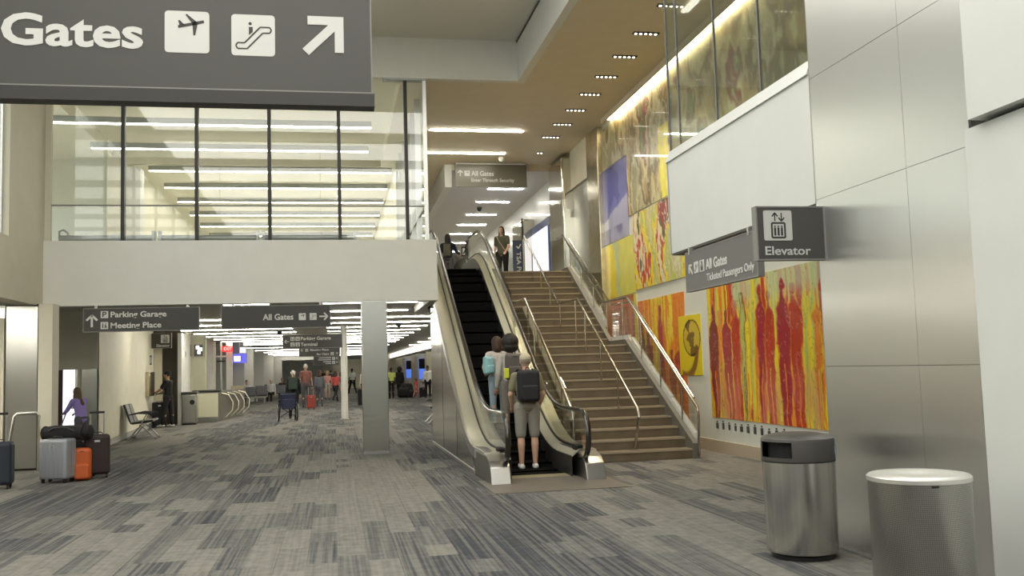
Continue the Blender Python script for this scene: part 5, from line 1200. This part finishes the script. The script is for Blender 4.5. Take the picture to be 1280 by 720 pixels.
# right of the column
person('person in a yellow-green vest right of the steel column', (3.05, 52.8, 0), .3, 1.72, 'dark', ('lime_vest', (205, 220, 120)), ('black_t', (22, 22, 24)), ('near_black', (30, 22, 18)), 'short', **far)
person('person in long black clothes beside the yellow-green vest', (3.70, 55.5, 0), -.2, 1.72, 'dark', ('black_tee', (20, 20, 22)), ('black_t', (22, 22, 24)), ('near_black', (30, 22, 18)), 'big', sleeves='long', coat=.4, build=1.25, **far)
for i, (x, y, r_) in enumerate(((3.98, 54.2, .3), (3.75, 53.0, -.4), (4.12, 53.4, .9))):
    e = empty('duffel_bag', (x, y, 0), r_, ['left', 'middle', 'right'][i]+' black bag in the heap beside the person in black', 'bag', 'black bags heaped in the ground hall')
    hh = (.42, .30, .22)[i]; MB().tube([(-.32, 0, hh), (-.27, 0, hh), (.27, 0, hh), (.32, 0, hh)], [.05, hh*.9, hh*.9, .05], 12).build('body', M_blackm, e, smooth=True)
    MB().tube([(-.1, -.1, hh*1.7), (-.05, -.1, hh*2+.08), (.05, -.1, hh*2+.08), (.1, -.1, hh*1.7)], .015, 5).build('handle', M_black, e)
person('child in a red top in the ground hall near the shops', (4.42, 52.8, 0), 1.2, 1.12, 'light', ('child_red', (196, 52, 52)), ('pink_leg', (205, 120, 115)), ('brown', (86, 62, 46)), 'bob', lf=.3, rf=-.3, **far)
person('man in a white shirt standing beside the escalator side panel in the distance', (4.98, 51.8, 0), 2.9, 1.76, 'dark', ('white_shirt', (222, 222, 218)), ('black_t', (22, 22, 24)), ('near_black', (30, 22, 18)), 'short', sleeves='long', **far)
suitcase('suitcase', 'small black case with a white tag beside the man in white', (4.72, 52.0, 0), .2, .36, .25, .50, mat('soft_black', (.012, .012, .014), .8), soft=True, handle_h=.3)
# seated travellers on the left benches
person('seated traveller with dark hair in white on the nearest grey bench', (-4.95, 55.6, -.03), math.pi+.2, 1.7, 'light', ('white_shirt', (222, 222, 218)), ('grey_t', (90, 90, 96)), ('near_black', (30, 22, 18)), 'short', seated=True, **far)
person('seated traveller in a white jacket on the second grey bench', (-3.6, 55.75, -.03), math.pi-.2, 1.74, 'light', ('white_shirt', (222, 222, 218)), ('black_t', (22, 22, 24)), ('white_hair', (225, 215, 205)), 'short', sleeves='long', seated=True, **far)
person('seated traveller in dark clothes on the farthest grey bench', (-3.3, 61.75, -.03), math.pi, 1.74, 'tan', ('brown_dark', (60, 44, 38)), ('black_t', (22, 22, 24)), ('near_black', (30, 22, 18)), 'short', sleeves='long', seated=True, **far)
suitcase('suitcase', 'black case at the end of the waiting benches', (-2.45, 46.2, 0), .1, .42, .30, .60, mat('soft_black', (.012, .012, .014), .8), soft=True, handle_h=0)
suitcase('suitcase', 'dark brown case in front of the waiting benches', (-2.0, 46.6, 0), -.2, .40, .28, .55, mat('brown_case', (.09, .04, .03), .6), soft=True, handle_h=.3)
# small ceiling devices
for i, (x, y, z) in enumerate(((4.55, 25.0, 7.28), (5.0, 32, 7.1), (2.0, 30, 3.05), (-1.9, 34, 3.05), (2.6, 22.8, 3.05))):
    e = empty('ceiling_camera', (x, y, z), 0, ['white dome camera by the hanging security sign', 'dark dome camera on the pale upper ceiling', 'black dome camera right of the steel column', 'black dome camera over the left strips', 'black dome camera near the escalator side'][i], 'camera', 'dome cameras')
    MB().lathe([(.03, z-.14), (.07, z-.11), (.085, z-.06), (.085, z-.03), (.09, z-.001)], 14, (x, y)).build('dome', M_letter if i == 0 else M_black, e, world=True, smooth=True)
